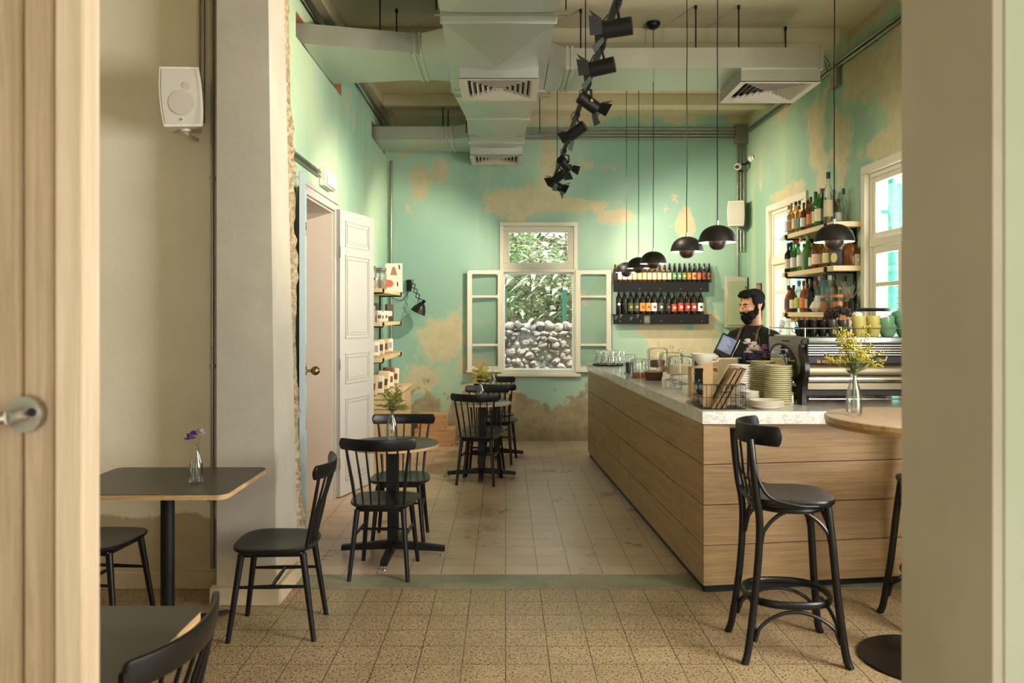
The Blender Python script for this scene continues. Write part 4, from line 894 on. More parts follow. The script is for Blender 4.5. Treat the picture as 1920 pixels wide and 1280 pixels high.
PROF = {  # (r, z) body of each bottle shape, unit height 1, max radius 1
 'wine': ([(0, 0), (.95, 0), (1, .02), (1, .60), (.92, .655), (.6, .72), (.40, .77), (.36, .82), (.36, .985)], .84, 1.0, .40),
 'beer': ([(0, 0), (.95, 0), (1, .02), (1, .52), (.9, .60), (.62, .70), (.44, .80), (.40, .97)], .93, 1.0, .46),
 'round': ([(0, 0), (.9, 0), (1, .03), (1, .56), (.93, .64), (.5, .71), (.33, .76), (.31, .90)], .86, 1.0, .37),
 'tall': ([(0, 0), (.9, 0), (1, .02), (.96, .62), (.7, .70), (.42, .76), (.34, .80), (.34, .93)], .88, 1.0, .40),
 'squat': ([(0, 0), (.85, 0), (1, .06), (1, .50), (.85, .62), (.45, .70), (.30, .74), (.30, .88)], .84, 1.0, .36),
 'cone': ([(0, 0), (.95, 0), (1, .03), (.9, .35), (.6, .6), (.36, .74), (.32, .93)], .88, 1.0, .40),
 'flask': ([(0, 0), (.8, 0), (1, .12), (1, .45), (.8, .62), (.35, .72), (.26, .78), (.26, .9)], .85, 1.0, .34)}
_bd = {}
def bottle(label, loc, shape, r, h, glass, lab, cap, group, rot=0, lz=(.14, .46), band=None, cat='bottle'):
    k = (shape, r, h, glass, lab, cap, lz, band)
    if k not in _bd:
        pr, c0, c1, cr = PROF[shape]; sq = shape in ('squat',)
        P = [('body', MB().lathe([(a*r, b*h) for a, b in pr], 20, capb=False).data('bottle_body', G[glass]))]
        rr = lambda zz: next((a0+(a1-a0)*((zz-b0)/(b1-b0) if b1 > b0 else 0) for (a0, b0), (a1, b1) in zip(pr[1:], pr[2:]) if b0 <= zz <= b1), 1.0)
        if lab: P.append(('label', MB().lathe([(rr(lz[0])*r+.0006, lz[0]*h), (rr((lz[0]+lz[1])/2)*r+.0009, (lz[0]+lz[1])/2*h), (rr(lz[1])*r+.0006, lz[1]*h)], 20, capb=False, capt=False).data('bottle_label', pm(lab))))
        if band: zc = (lz[0]+lz[1])/2*h; m2 = MB(); m2.cyl((0, -rr(.3)*r-.0022, zc), (0, -rr(.3)*r-.0008, zc), r*.5, n=16); P.append(('emblem', m2.data('bottle_emblem', pm(band))))
        P.append(('cap', MB().cyl((0, 0, c0*h), (0, 0, c1*h), cr*r*1.06, n=14).data('bottle_cap', pm(cap, .35))))
        _bd[k] = P
    return inst('bottle', label, cat, loc, rot, group, _bd[k])
# ---- black steel wall shelves with beer and wine bottles on the back wall
SX0, SX1 = 1.352, 2.552
for k, (zt, lab) in enumerate(((2.012, 'upper black steel shelf of beer bottles on the back wall'), (1.607, 'lower black steel shelf of wine bottles on the back wall'))):
    t = thing('wall_shelf', lab, 'shelf', (SX0, YB-.11, zt))
    part('front_plate', MB().box(0, SX1-SX0, 0, .004, -.125, 0, bev=.001), M['blackmat'], t); part('shelf_board', MB().box(-.0, SX1-SX0+.04, .0041, .11, -.004, 0), M['blackmat'], t)
    for j in range(5): part('screw', MB().cyl((.085+j*.257 if k == 1 else .33+(j-.0)*.257-.0, -.002, -.085), (.085+j*.257 if k == 1 else .33+j*.257, 0, -.085), .005, n=10), M['screw'], t) if (k == 1 or j < 4) else None
    if k == 1:
        mb = MB(); mb.box(.385, .46, -.0015, 0, -.115, -.02); part('price_card', mb, pm((96, 94, 88)), t); 
        mb = MB(); r = random.Random(2)
        for (a, b) in ((.02, -.06), (.08, -.04), (.21, -.07), (.29, -.04)):
            for j in range(3): mb.box(a, a+.035-j*.008, -.0014, -.0002, b+.03-j*.016, b+.033-j*.016)
        for j in range(3): mb.box(.40, .44, -.0024, -.0016, -.05-j*.016, -.047-j*.016)
        part('chalk_marks', mb, pm((190, 188, 180)), t)
r = random.Random(4)
beer = [((40, 34, 30), None)]*1+[((224, 222, 210), None)]*3+[((226, 206, 150), None)]*3+[((228, 214, 170), None)]*4+[((210, 206, 180), (236, 232, 214))]+[((92, 138, 92), (222, 224, 200))]*2+[((120, 130, 70), (206, 196, 120))]+[((214, 116, 46), (240, 190, 90))]+[((206, 150, 90), (90, 40, 30))]+[((196, 88, 50), (230, 130, 60))]+[((120, 60, 36), (40, 24, 20))]*2
names = ['dark label']+['white label']*3+['cream label']*3+['pale gold label']*4+['grey-green label']+['green label']*2+['olive label']+['orange label']+['tan label']+['red-orange label']+['dark brown label']*2
for i, ((lc, bd), nm) in enumerate(zip(beer, names)):
    bottle('beer bottle with %s, %s from the left, upper wall shelf' % (nm, ORD[i]), (SX0+.03+i*.0625, YB-.052, 2.012), 'beer', .027, .238, 'brown' if i < 11 else 'black', lc, (60, 52, 40) if i > 10 else (190, 160, 90), 'beer bottles on the upper wall shelf', band=bd, lz=(.14, .5))
wine = [((30, 28, 28), (224, 220, 206), None, 'plain black'), ((30, 28, 26), None, None, 'unlabelled dark'), ((70, 72, 40), (150, 150, 90), None, 'olive-labelled'), ((64, 66, 44), (160, 156, 110), None, 'dark olive-labelled'),
 ((224, 140, 70), (150, 80, 40), None, 'orange-labelled'), ((228, 146, 76), (150, 80, 40), None, 'orange-labelled'), ((238, 232, 228), (200, 60, 70), (178, 30, 60), 'white-labelled red-capped'), ((60, 66, 60), (190, 196, 180), None, 'grey-green-labelled'),
 ((30, 26, 22), (150, 100, 40), None, 'gold-marked dark'), ((170, 70, 50), (220, 200, 150), None, 'shorter pink-labelled'), ((196, 60, 44), (240, 240, 230), (190, 140, 120), 'red-and-white-labelled'), ((150, 52, 50), (236, 226, 206), None, 'maroon-labelled'), ((150, 60, 56), (236, 226, 206), None, 'maroon-labelled'), ((232, 230, 220), (60, 60, 60), (190, 60, 40), 'white-labelled orange-capped')]
wx = [320, 365, 411, 455, 500, 545, 587, 638, 692, 736, 786, 838, 884, 935]
for i, (lc, bd, cp, nm) in enumerate(wine):
    x = ((wx[i]/4+1080)-VX)*(YB-.055)/FPX
    bottle('%s wine bottle, %s from left, lower wall shelf' % (nm, ORD[i]), (x, YB-.055, 1.607), 'wine', .0355, .29 if i == 9 else .325, 'black', lc, cp or (28, 22, 22), 'wine bottles on the lower wall shelf', band=bd, lz=(.12, .44) if i > 1 else (.36, .42))

# ---- wooden bottle shelves on the right wall
for k, (zt, lab) in enumerate(((2.40, 'top pale wooden shelf of spirits on the right wall'), (2.022, 'middle pale wooden shelf of spirits on the right wall'), (1.625, 'lowest pale wooden shelf of spirits on the right wall'))):
    t = thing('bottle_shelf', lab, 'shelf', (2.80, 6.84, zt))
    part('board', MB().box(0, .257, 0, 1.26, -.045, 0, bev=.003), M['shelf'], t)
    for y in (.14, 1.12):
        b = part('bracket', MB().tube([(-.012, y, -.02), (-.006, y, -.052), (.235, y, -.055)], .009, 8).box(.235, .255, y-.012, y+.012, -.33 if k < 2 else -.30, -.0455, bev=.002), M['blackmat'], t)
        link('hook', MB().box(-.022, -.001, y-.016, y+.016, -.048, -.004, bev=.005).data('hook', M['blackmat']), b)
    if k == 2:
        mb = MB()
        for j in range(8): mb.box(.03, .2, .1+j*.14, .125+j*.14, -.085, -.0455)
        mb.box(.02, .04, .08, 1.2, -.10, -.0855); part('glass_rack', mb, M['shelf'], t, 'slotted wooden rail under the shelf')
# (px of bottle centre, column: 0 front edge / 1 behind, shape, radius, height, glass, label, cap, words)
S1 = [(1476, 'round', .036, .30, 'clear', (222, 206, 200), (200, 160, 100), 'tan-capped clear bottle with pale pink label'), (1483, 'round', .036, .325, 'amber', (226, 206, 190), (206, 170, 90), 'gold-capped whisky with pale label'), (1492, 'tall', .037, .31, 'whisky', (214, 196, 140), (40, 32, 26), 'whisky with cream label and dark cap'),
 (1499, 'tall', .034, .315, 'whisky', (120, 150, 180), (44, 34, 28), 'whisky with blue patch label'), (1507, 'round', .033, .27, 'brown', (226, 222, 210), (30, 20, 20), 'dark brown bottle with small white label'), (1514, 'tall', .033, .29, 'amber', None, (24, 22, 22), 'tall amber bottle with black cap'), (1520, 'squat', .038, .30, 'amber', (200, 120, 60), (60, 30, 20), 'amber bottle with orange label'),
 (1529, 'round', .044, .345, 'green', (226, 216, 176), (60, 44, 40), 'large green bottle with cream label'), (1536, 'round', .040, .35, 'green', (224, 214, 176), (206, 198, 180), 'green bottle with silver cap'), (1543, 'tall', .037, .345, 'dgreen', (60, 70, 60), (34, 50, 34), 'dark green bottle with silver emblem'),
 (1553, 'tall', .040, .46, 'clear', (190, 178, 140), (26, 30, 26), 'very tall clear bottle with black cap'), (1560, 'squat', .046, .33, 'black', (200, 150, 90), (30, 24, 24), 'black bottle with tan label'), (1571, 'squat', .04, .23, 'clear', (196, 200, 196), (90, 84, 80), 'short square clear bottle with silver label')]
S2 = [(1476, 'round', .037, .30, 'black', (216, 206, 176), (40, 24, 24), 'black bottle with cream label'), (1482, 'round', .037, .31, 'black', (214, 204, 176), (30, 26, 26), 'black bottle with pale label and dark cap'), (1489, 'tall', .036, .31, 'green', (226, 216, 214), (180, 70, 44), 'green bottle with white label and red cap'), (1495, 'tall', .036, .315, 'green', (228, 218, 216), (190, 76, 50), 'second green bottle with white label and red cap'),
 (1502, 'round', .039, .33, 'clear', (220, 224, 206), (190, 150, 80), 'clear bottle with patterned label'), (1508, 'tall', .034, .26, 'lime', (210, 216, 150), (60, 30, 30), 'small lime bottle'), (1515, 'wine', .042, .328, 'green', None, (70, 130, 74), 'tall bright green wine-shaped bottle'), (1523, 'round', .034, .25, 'whisky', (226, 214, 196), (120, 80, 50), 'whisky with cream label'),
 (1531, 'round', .042, .29, 'amber', (226, 200, 170), (200, 190, 170), 'rum with blue and cream label'), (1542, 'squat', .036, .28, 'amber', (150, 120, 90), (220, 200, 180), 'amber bottle with tan label'), (1550, 'squat', .036, .27, 'whisky', (214, 206, 146), (70, 60, 40), 'square bottle with yellow-green label')]
S3 = [(1474, 'flask', .04, .27, 'orange', (90, 60, 90), (40, 24, 20), 'orange bottle with narrow neck'), (1481, 'round', .037, .25, 'brown', (220, 220, 210), (90, 74, 50), 'dark brown bottle with white neck label'), (1488, 'squat', .038, .27, 'brown', (226, 222, 186), (46, 38, 40), 'dark bottle with pale yellow label'), (1498, 'tall', .042, .31, 'clear', (186, 186, 90), (150, 110, 60), 'clear bottle with olive label and cork'),
 (1507, 'flask', .04, .30, 'orange', (220, 130, 70), (90, 60, 30), 'orange-labelled brown bottle'), (1514, 'round', .037, .27, 'amber', (228, 206, 160), (60, 50, 40), 'amber bottle with cream label'), (1521, 'wine', .036, .30, 'black', None, (24, 24, 24), 'slim black bottle'), (1528, 'tall', .038, .29, 'clear', (170, 186, 160), (180, 110, 60), 'pale green bottle with cork'),
 (1537, 'tall', .040, .325, 'clear', (200, 212, 214), (150, 140, 130), 'clear bottle with vertical silver label'), (1547, 'wine', .043, .345, 'blue', None, (30, 40, 50), 'tall pale blue bottle'), (1556, 'tall', .036, .32, 'clear', None, (190, 190, 180), 'clear bottle behind the white cloth'), (1562, 'tall', .036, .33, 'clear', (60, 60, 56), (200, 200, 190), 'clear bottle with black label')]
for nm, zt, S in (('top', 2.40, S1), ('middle', 2.022, S2), ('lowest', 1.625, S3)):
    for i, (px, sh, rr, h, g, lc, cp, words_) in enumerate(S):
        X = 2.80+rr+.012+(.03 if i % 2 else 0)+(.10 if px > 1556 else 0); d = X*FPX/(px-VX); d = max(6.89, min(8.06, d))
        bottle('%s, %s wooden shelf' % (words_, nm), (X, d, zt), sh, rr, h, G and g, lc, cp, 'bottles on the wooden wall shelves', rot=.4)
        if i % 2 == 0 and i < 11:
            bottle('back-row bottle, %s wooden shelf, behind the %s' % (nm, words_.split(' with')[0]), (X+.145-(.03 if i == 0 else 0), d+.03, zt), ['tall', 'round', 'wine'][i//2 % 3], .034, .30+.02*(i % 3), ['clear', 'whisky', 'dgreen', 'green', 'amber', 'clear'][i//2], None, (50, 44, 36), 'back row on the wooden wall shelves')
# big odd bottles, boxes and jars at the near end of the shelves
t = thing('bottle', 'dark faceted liqueur bottle with round cap beside the amber bottle, middle shelf', 'bottle', (2.885, 6.97, 2.022), .3); part('body', MB().box(-.028, .028, -.062, .062, 0, .145, bev=.024, seg=4), plain('dark blue leather', (50, 54, 76), .5, var=.4, scale=90), t, ang=60); part('cap', MB().cyl((0, 0, .145), (0, 0, .19), .028, n=20), M['blackmat'], t)
part('label', MB().lathe([(0, 0), (.042, 0)], 24, capb=False, capt=False, M=Matrix.Translation((-.0285, 0, .075)) @ Matrix.Rotation(-PI/2, 4, 'Y')), pm((214, 200, 130)), t)
bottle('big round-shouldered amber whisky bottle at the near end of the middle shelf', (2.985, 6.93, 2.022), 'squat', .068, .27, 'amber', None, (206, 196, 170), 'bottles on the wooden wall shelves')
for i, (y, c, lab) in enumerate(((6.88, (170, 166, 120), 'small yellow-green carton at the end of the middle shelf by the wall'), (6.945, (196, 150, 104), 'small tan carton at the end of the middle shelf by the wall'))):
    t = thing('carton', lab, 'box', (3.02, y, 2.022)); part('box', MB().box(-.026, .026, -.026, .026, 0, .10, bev=.002), pm(c), t); part('emblem', MB().cyl((0, -.0275, .05), (0, -.0262, .05), .012), pm((222, 190, 160)), t)
jar = MB().lathe([(0, 0), (.04, 0), (.045, .01), (.045, .11), (.038, .125)], 20, capb=False, capt=False).data('jar_glass', M['glass']); jf = MB().cyl((0, 0, .004), (0, 0, .09), .041).data('jar_fill', pm((196, 120, 60))); jl = MB().cyl((0, 0, .125), (0, 0, .15), .044).data('jar_lid', pm((190, 120, 70)))
for i, (y, x) in enumerate(((7.15, 2.86), (7.03, 2.90), (6.93, 2.88), (6.97, 2.99))): inst('glass_jar', 'glass jar with copper lid on the lowest wooden shelf, %s from the far side' % ORD[i], 'jar', (x, y, 1.625), 0, 'copper-lidded jars', [('glass', jar), ('filling', jf), ('lid', jl)])
t = thing('copper_mug', 'pair of stacked copper mugs with handle on the lowest shelf jars', 'mug', (2.90, 6.935, 1.776)); 
del t; bpy.data.objects.remove(bpy.data.objects['copper_mug'])
r = random.Random(9); mb = MB()
for i in range(12): a = r.uniform(0, 6.28); mb.tube([(0, 0, .1), (.04*math.cos(a), .04*math.sin(a), .17), (.1*math.cos(a), .1*math.sin(a), .2+r.uniform(0, .07))], .0025, 5)
t = thing('twig_vase', 'dark vase of bare twigs at the near end of the lowest wooden shelf', 'vase', (2.96, 6.875, 1.625)); t.location = (2.975, 6.875, 1.625)
bpy.data.objects.remove(bpy.data.objects['glass_jar.003'] ) if False else None
part('vase', MB().lathe([(0, 0), (.022, 0), (.028, .03), (.026, .08), (.012, .12)], 16, capb=False), M['blackmat'], t); part('twigs', mb, M['bark'], t)
mb = MB(); r = random.Random(5); vs = []; mb.ell((0, 0, .052), (.075, .085, .052), n=28, m=16)
mb.v = [(v[0]+r.uniform(-.009, .009), v[1]+r.uniform(-.009, .009), max(0, v[2]+r.uniform(-.007, .007))) for v in mb.v]
solo('folded_cloth', mb, pm((224, 214, 198), .9), 'crumpled white cloth on the lowest wooden shelf above the hidden person', 'cloth', (2.845, 7.26, 1.625), ang=180)

# ================================================================== ESPRESSO MACHINE, CUPS, GRINDER
mirror = plain('mirror panel', (190, 192, 180), .06, 1.0, var=.02)
taupe = plain('taupe enamel', (126, 120, 106), .3, .3, var=.03); creamy = plain('satin steel panel', (96, 87, 70), .34, .8, var=.03)
E = thing('espresso_machine', 'large chrome and black espresso machine on the front counter', 'espresso machine', (1.80, 4.86, CT))
def curve_side(y): pass
# side frames: broad plate at the back, narrowing to a curved leg at the front
def side_frame(x, nm):
    P_ = [(.62, .385), (.62, .34), (.56, .05), (.50, .0), (.44, .0), (.42, .10), (.30, .13), (.16, .14), (.10, .12), (.075, .0), (.0, .0), (-.004, .06), (-.008, .11), (-.024, .145), (-.044, .175), (-.054, .205), (-.055, .235), (-.046, .265), (-.026, .295), (.0, .325), (.014, .352), (.012, .368), (-.016, .374), (-.02, .40), (.60, .40)]
    mb = MB(); n = len(P_); mb.add([(x0, y, z) for x0 in (x, x+.028) for y, z in P_], [tuple(range(n-1, -1, -1)), tuple(range(n, 2*n))]+[(i, (i+1) % n, n+(i+1) % n, n+i) for i in range(n)])
    return part(nm, mb, M['black'], E, 'black side frame with curved front leg', ang=30)
sf = side_frame(0, 'side_frame'); side_frame(1.02, 'side_frame')
c = MB(); Q_ = [(.60, .404), (.012, .404), (.012, .374), (.05, .366), (.06, .31), (.02, .25), (.03, .2), (.13, .145), (.55, .145)]; c.add([(x0, y, z) for x0 in (-.003, -.0002) for y, z in Q_], [tuple(range(8, -1, -1)), tuple(range(9, 18))]+[(i, (i+1) % 9, 9+(i+1) % 9, 9+i) for i in range(9)]); link('side_panel', c.data('side_panel', taupe), sf)
c = MB().box(-.0045, -.0031, .20, .34, .378, .388); link('vent_slot', c.data('vent_slot', M['blackmat']), sf)
c = MB(); n = 40
c.add([(-.0065, .32+.235*math.cos(2*PI*k/n)+.05*math.sin(2*PI*k/n), .238+.115*math.sin(2*PI*k/n)) for k in range(n)]+[(-.0031, .32+.235*math.cos(2*PI*k/n)+.05*math.sin(2*PI*k/n), .238+.115*math.sin(2*PI*k/n)) for k in range(n)], [tuple(range(n)), tuple(range(2*n-1, n-1, -1))]+[(k, n+k, n+(k+1) % n, (k+1) % n) for k in range(n)])
link('mirror_oval', c.data('mirror_oval', mirror), sf)
c = MB().tube([(-.006, .32+.245*math.cos(2*PI*k/n)+.05*math.sin(2*PI*k/n), .238+.122*math.sin(2*PI*k/n)) for k in range(n)], .005, 8, close=True); link('oval_rim', c.data('oval_rim', M['blackmat']), sf)
def text(name, s, size, loc, rot, mat, parent, ext=.0006):
    cu = bpy.data.curves.new(name, 'FONT'); cu.body = s; cu.size = size; cu.extrude = ext; cu.align_x = 'CENTER'; cu.align_y = 'CENTER'; cu.materials.append(mat)
    o = bpy.data.objects.new(name+'_curve', cu); me = bpy.data.meshes.new_from_object(o); bpy.data.objects.remove(o); bpy.data.curves.remove(cu)
    return link(name, me, parent, loc, rot)
gold = plain('gold lettering', (214, 142, 50), .5, var=.05)
text('lettering', 'la marzocco', .07, (-.0076, .30, .195), (PI/2, 0, -PI/2), gold, sf)
part('top_panel', MB().box(.03, 1.018, -.005, .60, .39, .415, bev=.004), M['steel'], E); part('top_edge', MB().box(.03, 1.018, -.03, -.006, .376, .414, bev=.004, seg=2), plain('soft chrome', (150, 158, 160), .2, 1.0, var=.05), E)
mb = MB()
for j in range(5): mb.box(.03, 1.018, -.020, .0, .304+j*.0145, .311+j*.0145, bev=.002)
part('vent_bars', mb, M['steel'], E); part('rear_vent_panel', MB().box(.03, 1.018, .0005, .05, .30, .385), M['blackmat'], E)
part('name_band', MB().box(.03, 1.018, -.012, .05, .255, .2985, bev=.002), M['blackmat'], E)
text('lettering', 'la marzocco', .034, (.17, -.0135, .268), (PI/2, 0, 0), gold, E)
pr = [(-.014, .2545), (-.03, .235), (-.035, .21), (-.03, .185)]
mb = MB(); mb.add([(x, y, z) for x in (.03, 1.018) for y, z in pr+[(.05, .185), (.05, .2545)]], [(0, 1, 7, 6), (1, 2, 8, 7), (2, 3, 9, 8), (3, 4, 10, 9), (4, 5, 11, 10), (5, 0, 6, 11), (5, 4, 3, 2, 1, 0), (6, 7, 8, 9, 10, 11)]); part('rear_panel', mb, creamy, E, ang=60)
mb = MB().cyl((.03, -.012, .162), (1.018, -.012, .162), .0225, n=24); part('rear_tube', mb, M['chrome'], E); part('lower_panel', MB().box(.03, 1.018, -.01, .05, .095, .1385, bev=.003), creamy, E)
part('drip_body', MB().box(.03, .75, .02, .55, .055, .0945, bev=.004), M['blackmat'], E); part('base_panel', MB().box(.75, 1.018, .02, .55, .045, .0945, bev=.006), M['steel'], E)
part('brew_body', MB().box(.03, 1.018, .06, .58, .185, .389), M['blackmat'], E); part('lower_rail', MB().cyl((.03, -.03, .042), (1.018, -.03, .042), .004, n=10).cyl((.035, -.03, .042), (.035, .03, .06), .004).cyl((1.01, -.03, .042), (1.01, .03, .06), .004), M['chrome'], E)
part('brew_body_feet', MB().box(.1, .16, .3, .42, 0, .0545).box(.86, .92, .3, .42, 0, .0445), M['blackmat'], E)
part('cup_rail', MB().tube([(.0, .60, .415), (.0, .60, .465), (.0, .1, .465), (.02, .0, .468), (1.04, .0, .468), (1.04, .6, .468), (1.04, .6, .415)], .0042, 8).cyl((.02, .0, .415), (.02, .0, .468), .0042), M['chrome'], E)
TOPZ = CT+.4155
def cup_data(r, h, mat, nm):
    c = MB().lathe([(0, 0), (r*.60, 0), (r*.66, .005), (r*.84, h*.35), (r*.95, h*.75), (r, h), (r*.94, h), (r*.78, h*.35), (r*.5, .01), (0, .009)], 28, capb=False, capt=False)
    c.tube([(r*.95, 0, h*.85), (r*1.35, 0, h*.82), (r*1.48, 0, h*.6), (r*1.2, 0, h*.36), (r*.82, 0, h*.36)], r*.09, 8); return c.data(nm, mat)
cm = {'black': plain('glossy black glaze', (22, 22, 22), .12, var=.05), 'grey': plain('dark grey glaze', (66, 64, 62), .3, var=.05), 'yellow': plain('yellow glaze', (206, 194, 112), .3, var=.05), 'green': plain('sage green glaze', (112, 158, 126), .25, var=.05)}
def cup(col, x, y, z, r, h, rot, lab, key):
    k = 'cup_'+key
    d = bpy.data.meshes.get(k) or cup_data(r, h, cm[col], k)
    return solo('cup', d, None, lab, 'cup', (x, y, z), rot, 'cups on the espresso machine')
E0 = 1.80; pxl = lambda px, y: (px-VX)*y/FPX
for i, px in enumerate((1506, 1524, 1542)):
    for j in range(2): cup('black', pxl(px, 5.0), 5.0, TOPZ+j*.046, .035, .058, (.0, .0, PI-.5*i), 'glossy black cup, %s of the %s black stack from the left on the espresso machine' % ('top' if j else 'bottom', ORD[i]), 'black')
for i, px in enumerate((1500, 1518)): cup('black', pxl(px, 5.12), 5.12, TOPZ, .035, .058, (.0, .0, PI-.5*i), 'glossy black cup standing behind the %s black stack on the espresso machine' % ORD[i], 'black')
for i, px in enumerate((1562, 1583)):
    for j in range(2): cup('grey', pxl(px, 4.98), 4.98, TOPZ+j*.044, .036, .060, (.0, .12*j, 2.6), 'dark grey cup, %s of the %s grey stack between black and yellow cups' % ('top' if j else 'bottom', ORD[i]), 'grey')
for i, px in enumerate((1611, 1638)):
    for j in range(2): cup('yellow', pxl(px, 4.96), 4.96, TOPZ+j*.054, .044, .074, (.0, .06*j, PI-.2), 'pale yellow cup, %s of the %s yellow stack' % ('top' if j else 'bottom', 'left' if i == 0 else 'right'), 'yellow')
for i, px in enumerate((1664, 1696)):
    for j in range(2+i): cup('green', pxl(px, 4.95), 4.95, TOPZ+j*.048, .054, .070, (.12*j, .16*j, PI-.1), 'sage green cup, %s of the %s green stack' % (('bottom', 'second', 'top')[j] if i else ('bottom', 'top')[j], 'left' if i == 0 else 'right'), 'green')
t = thing('coffee_grinder', 'coffee grinder with clear hopper and black lid behind the yellow cups', 'grinder', (2.77, 6.02, .90))
part('body', MB().box(-.09, .09, -.12, .12, 0, .42, bev=.015, seg=2), M['steel'], t); part('hopper', MB().lathe([(.05, .42), (.07, .50), (.115, .56), (.12, .725)], 28, capb=False, capt=False), M['dome'], t)
part('hopper_lid', MB().lathe([(0, .726), (.128, .726), (.128, .745), (.10, .752), (0, .754)], 32, capb=False, capt=False), M['blackmat'], t); part('beans', MB().lathe([(0, .425), (.045, .425), (.066, .50), (.075, .52), (0, .53)], 24, capb=False, capt=False), pm((90, 54, 32)), t)
t = thing('knock_dish', 'black dish with coffee tools under the right end of the espresso machine', 'dish', (2.55, 5.1, CT)); t.location = (2.42, 4.73, CT)
part('bowl', MB().lathe([(0, 0), (.04, 0), (.062, .02), (.064, .024), (.04, .008), (0, .006)], 28, capb=False, capt=False), M['blackmat'], t); part('spoon', MB().tube([(-.05, .0, .02), (.0, 0, .03), (.06, .01, .026)], .004, 6).ell((-.05, 0, .022), (.014, .01, .004)), M['chrome'], t)

# ================================================================== THINGS ON THE COUNTER
# crockery stacks: every plate its own object
def plate_data(r, h, mat, nm): return MB().lathe([(0, 0), (r*.55, 0), (r*.6, .001), (r*.92, h*.72), (r*.99, h-.0022), (r, h-.001), (r, h), (r*.985, h+.0008), (r*.6, h*.4), (0, h*.3)], 40, capb=False, capt=False).data(nm, mat)
def stack(px, py, n, r, pitch, mat, nm, lab, grp, d=None, jit=.003, h=None):
    y = d or (EYE-CT)*FPX/(py-VY); x = (px-VX)*y/FPX; dat = plate_data(r, h or pitch*1.6, mat, nm); rr = random.Random(n)
    for i in range(n):
        w_ = 'bottom' if i == 0 else ('top' if i == n-1 else ORD[i]+' from the bottom')
        solo('plate', dat, None, '%s, %s' % (lab, w_), 'plate', (x+rr.uniform(-jit, jit), y+rr.uniform(-jit, jit), CT+i*pitch), 0, grp)
    return x, y
stack(1459, 764, 19, .082, .0122, M['cream'], 'saucer_cream', 'cream plate in the tallest stack beside the espresso machine', 'tallest stack of cream plates', d=4.93)
stack(1430, 764, 18, .08, .0135, M['cream'], 'saucer_cream2', 'cream plate in the second tall stack, behind', 'second stack of cream plates', d=5.18)
stack(1405, 764, 8, .058, .0100, M['white'], 'saucer_white', 'small white saucer in the short stack', 'short stack of white saucers', d=4.87)
stack(1437, 764, 5, .098, .0075, M['white'], 'dinner_plate', 'wide white plate in the low front stack', 'low stack of wide white plates', d=4.70, h=.02)
stack(1386, 764, 15, .07, .0150, M['white'], 'saucer_white2', 'white plate in the stack behind the wire basket', 'white plates behind the basket', d=5.08)
stack(1404, 764, 12, .065, .0150, M['white'], 'saucer_white3', 'white plate in the rear stack by the wire basket', 'rear white plates', d=5.36)
# wire basket of menus
bx0, by0 = 1.137, 4.64
B = thing('wire_basket', 'black wire basket holding paper menus at the corner of the counter', 'basket', (bx0, by0, CT))
mb = MB(); wv = lambda pts, r_=.0016: mb.tube(pts, r_, 6)
w_, d_, h_ = .255, .20, .145
for z in (.003, .07, h_): wv([(0, 0, z), (w_, 0, z), (w_, d_, z), (0, d_, z), (0, 0, z)], .0024 if z == h_ else .0016)
part('rim_wires', mb, M['blackmat'], B); mb = MB()
for i in range(10):
    x = w_*i/9
    wv([(x, 0, h_), (x, 0, .003), (x, d_, .003), (x, d_, h_)])
for i in range(7):
    y = d_*i/6; wv([(0, y, h_), (0, y, .003), (w_, y, .003), (w_, y, h_)])
part('mesh_wires', mb, M['blackmat'], B); mb = MB(); wv([(.09, -.002, h_), (.09, -.004, h_-.03), (.105, -.004, h_-.042), (.16, -.004, h_-.042), (.175, -.004, h_-.03), (.175, -.002, h_)], .0028); part('handle_wire', mb, M['blackmat'], B)
mb = None
kraft = pm((186, 150, 106)); kraft2 = pm((150, 120, 84)); paper = pm((222, 206, 172)); r = random.Random(8)
def sheet(label, base, lean, w2, h2, th, mat, rz=0, name='paper_menu', grp=None, cl=False):
    mb = MB(); Mx = Matrix.Rotation(rz, 4, 'Z') @ Matrix.Rotation(lean, 4, 'Y'); mb.box(-th/2, th/2, -w2/2, w2/2, 0, h2, 0, Mx)
    return solo(name, mb, mat, label, 'menu', base, 0, grp)
for i in range(9):
    sheet('brown clipboard menu leaning right in the wire basket, %s from the left' % ORD[i], (bx0+.066+i*.0098, by0+.085+.004*(i % 3), CT+.005), math.radians(30-i*.2), .14-.004*(i % 3), .262-.004*(i % 4), .0028, [kraft2, kraft, pm((110, 88, 66)), kraft][i % 4], 0, grp='clipboard menus in the basket')
sheet('cream paper sheet leaning behind the clipboards in the wire basket', (bx0+.055, by0+.14, CT+.005), math.radians(27), .1, .28, .0012, paper)
sheet('tall curled kraft paper menu standing in the wire basket', (bx0+.055, by0+.075, CT+.005), math.radians(3), .055, .262, .0015, pm((176, 148, 104)), math.radians(72))
sheet('cream folded leaflet standing in the wire basket', (bx0+.10, by0+.16, CT+.005), math.radians(4), .10, .20, .0015, pm((214, 190, 146)), math.radians(85))
t = thing('tag_stand', 'pile of small foil packets left of the wire basket', 'packets', (1.155, 4.80, CT)); mb = MB(); r = random.Random(3)
for i in range(14): mb.box(-.03, .03, -.018, .018, 0, .004, 0, Matrix.Translation((r.uniform(-.025, .025), r.uniform(-.02, .02), .002+i*.0024)) @ Matrix.Rotation(r.uniform(-1, 1), 4, 'Z') @ Matrix.Rotation(.03, 4, 'X'))
bpy.data.objects.remove(t); o = solo('sugar_packets', mb, pm((176, 168, 150)), 'small heap of paper sugar packets left of the wire basket', 'sugar packets', (1.17, 4.93, CT)); o['kind'] = 'stuff'
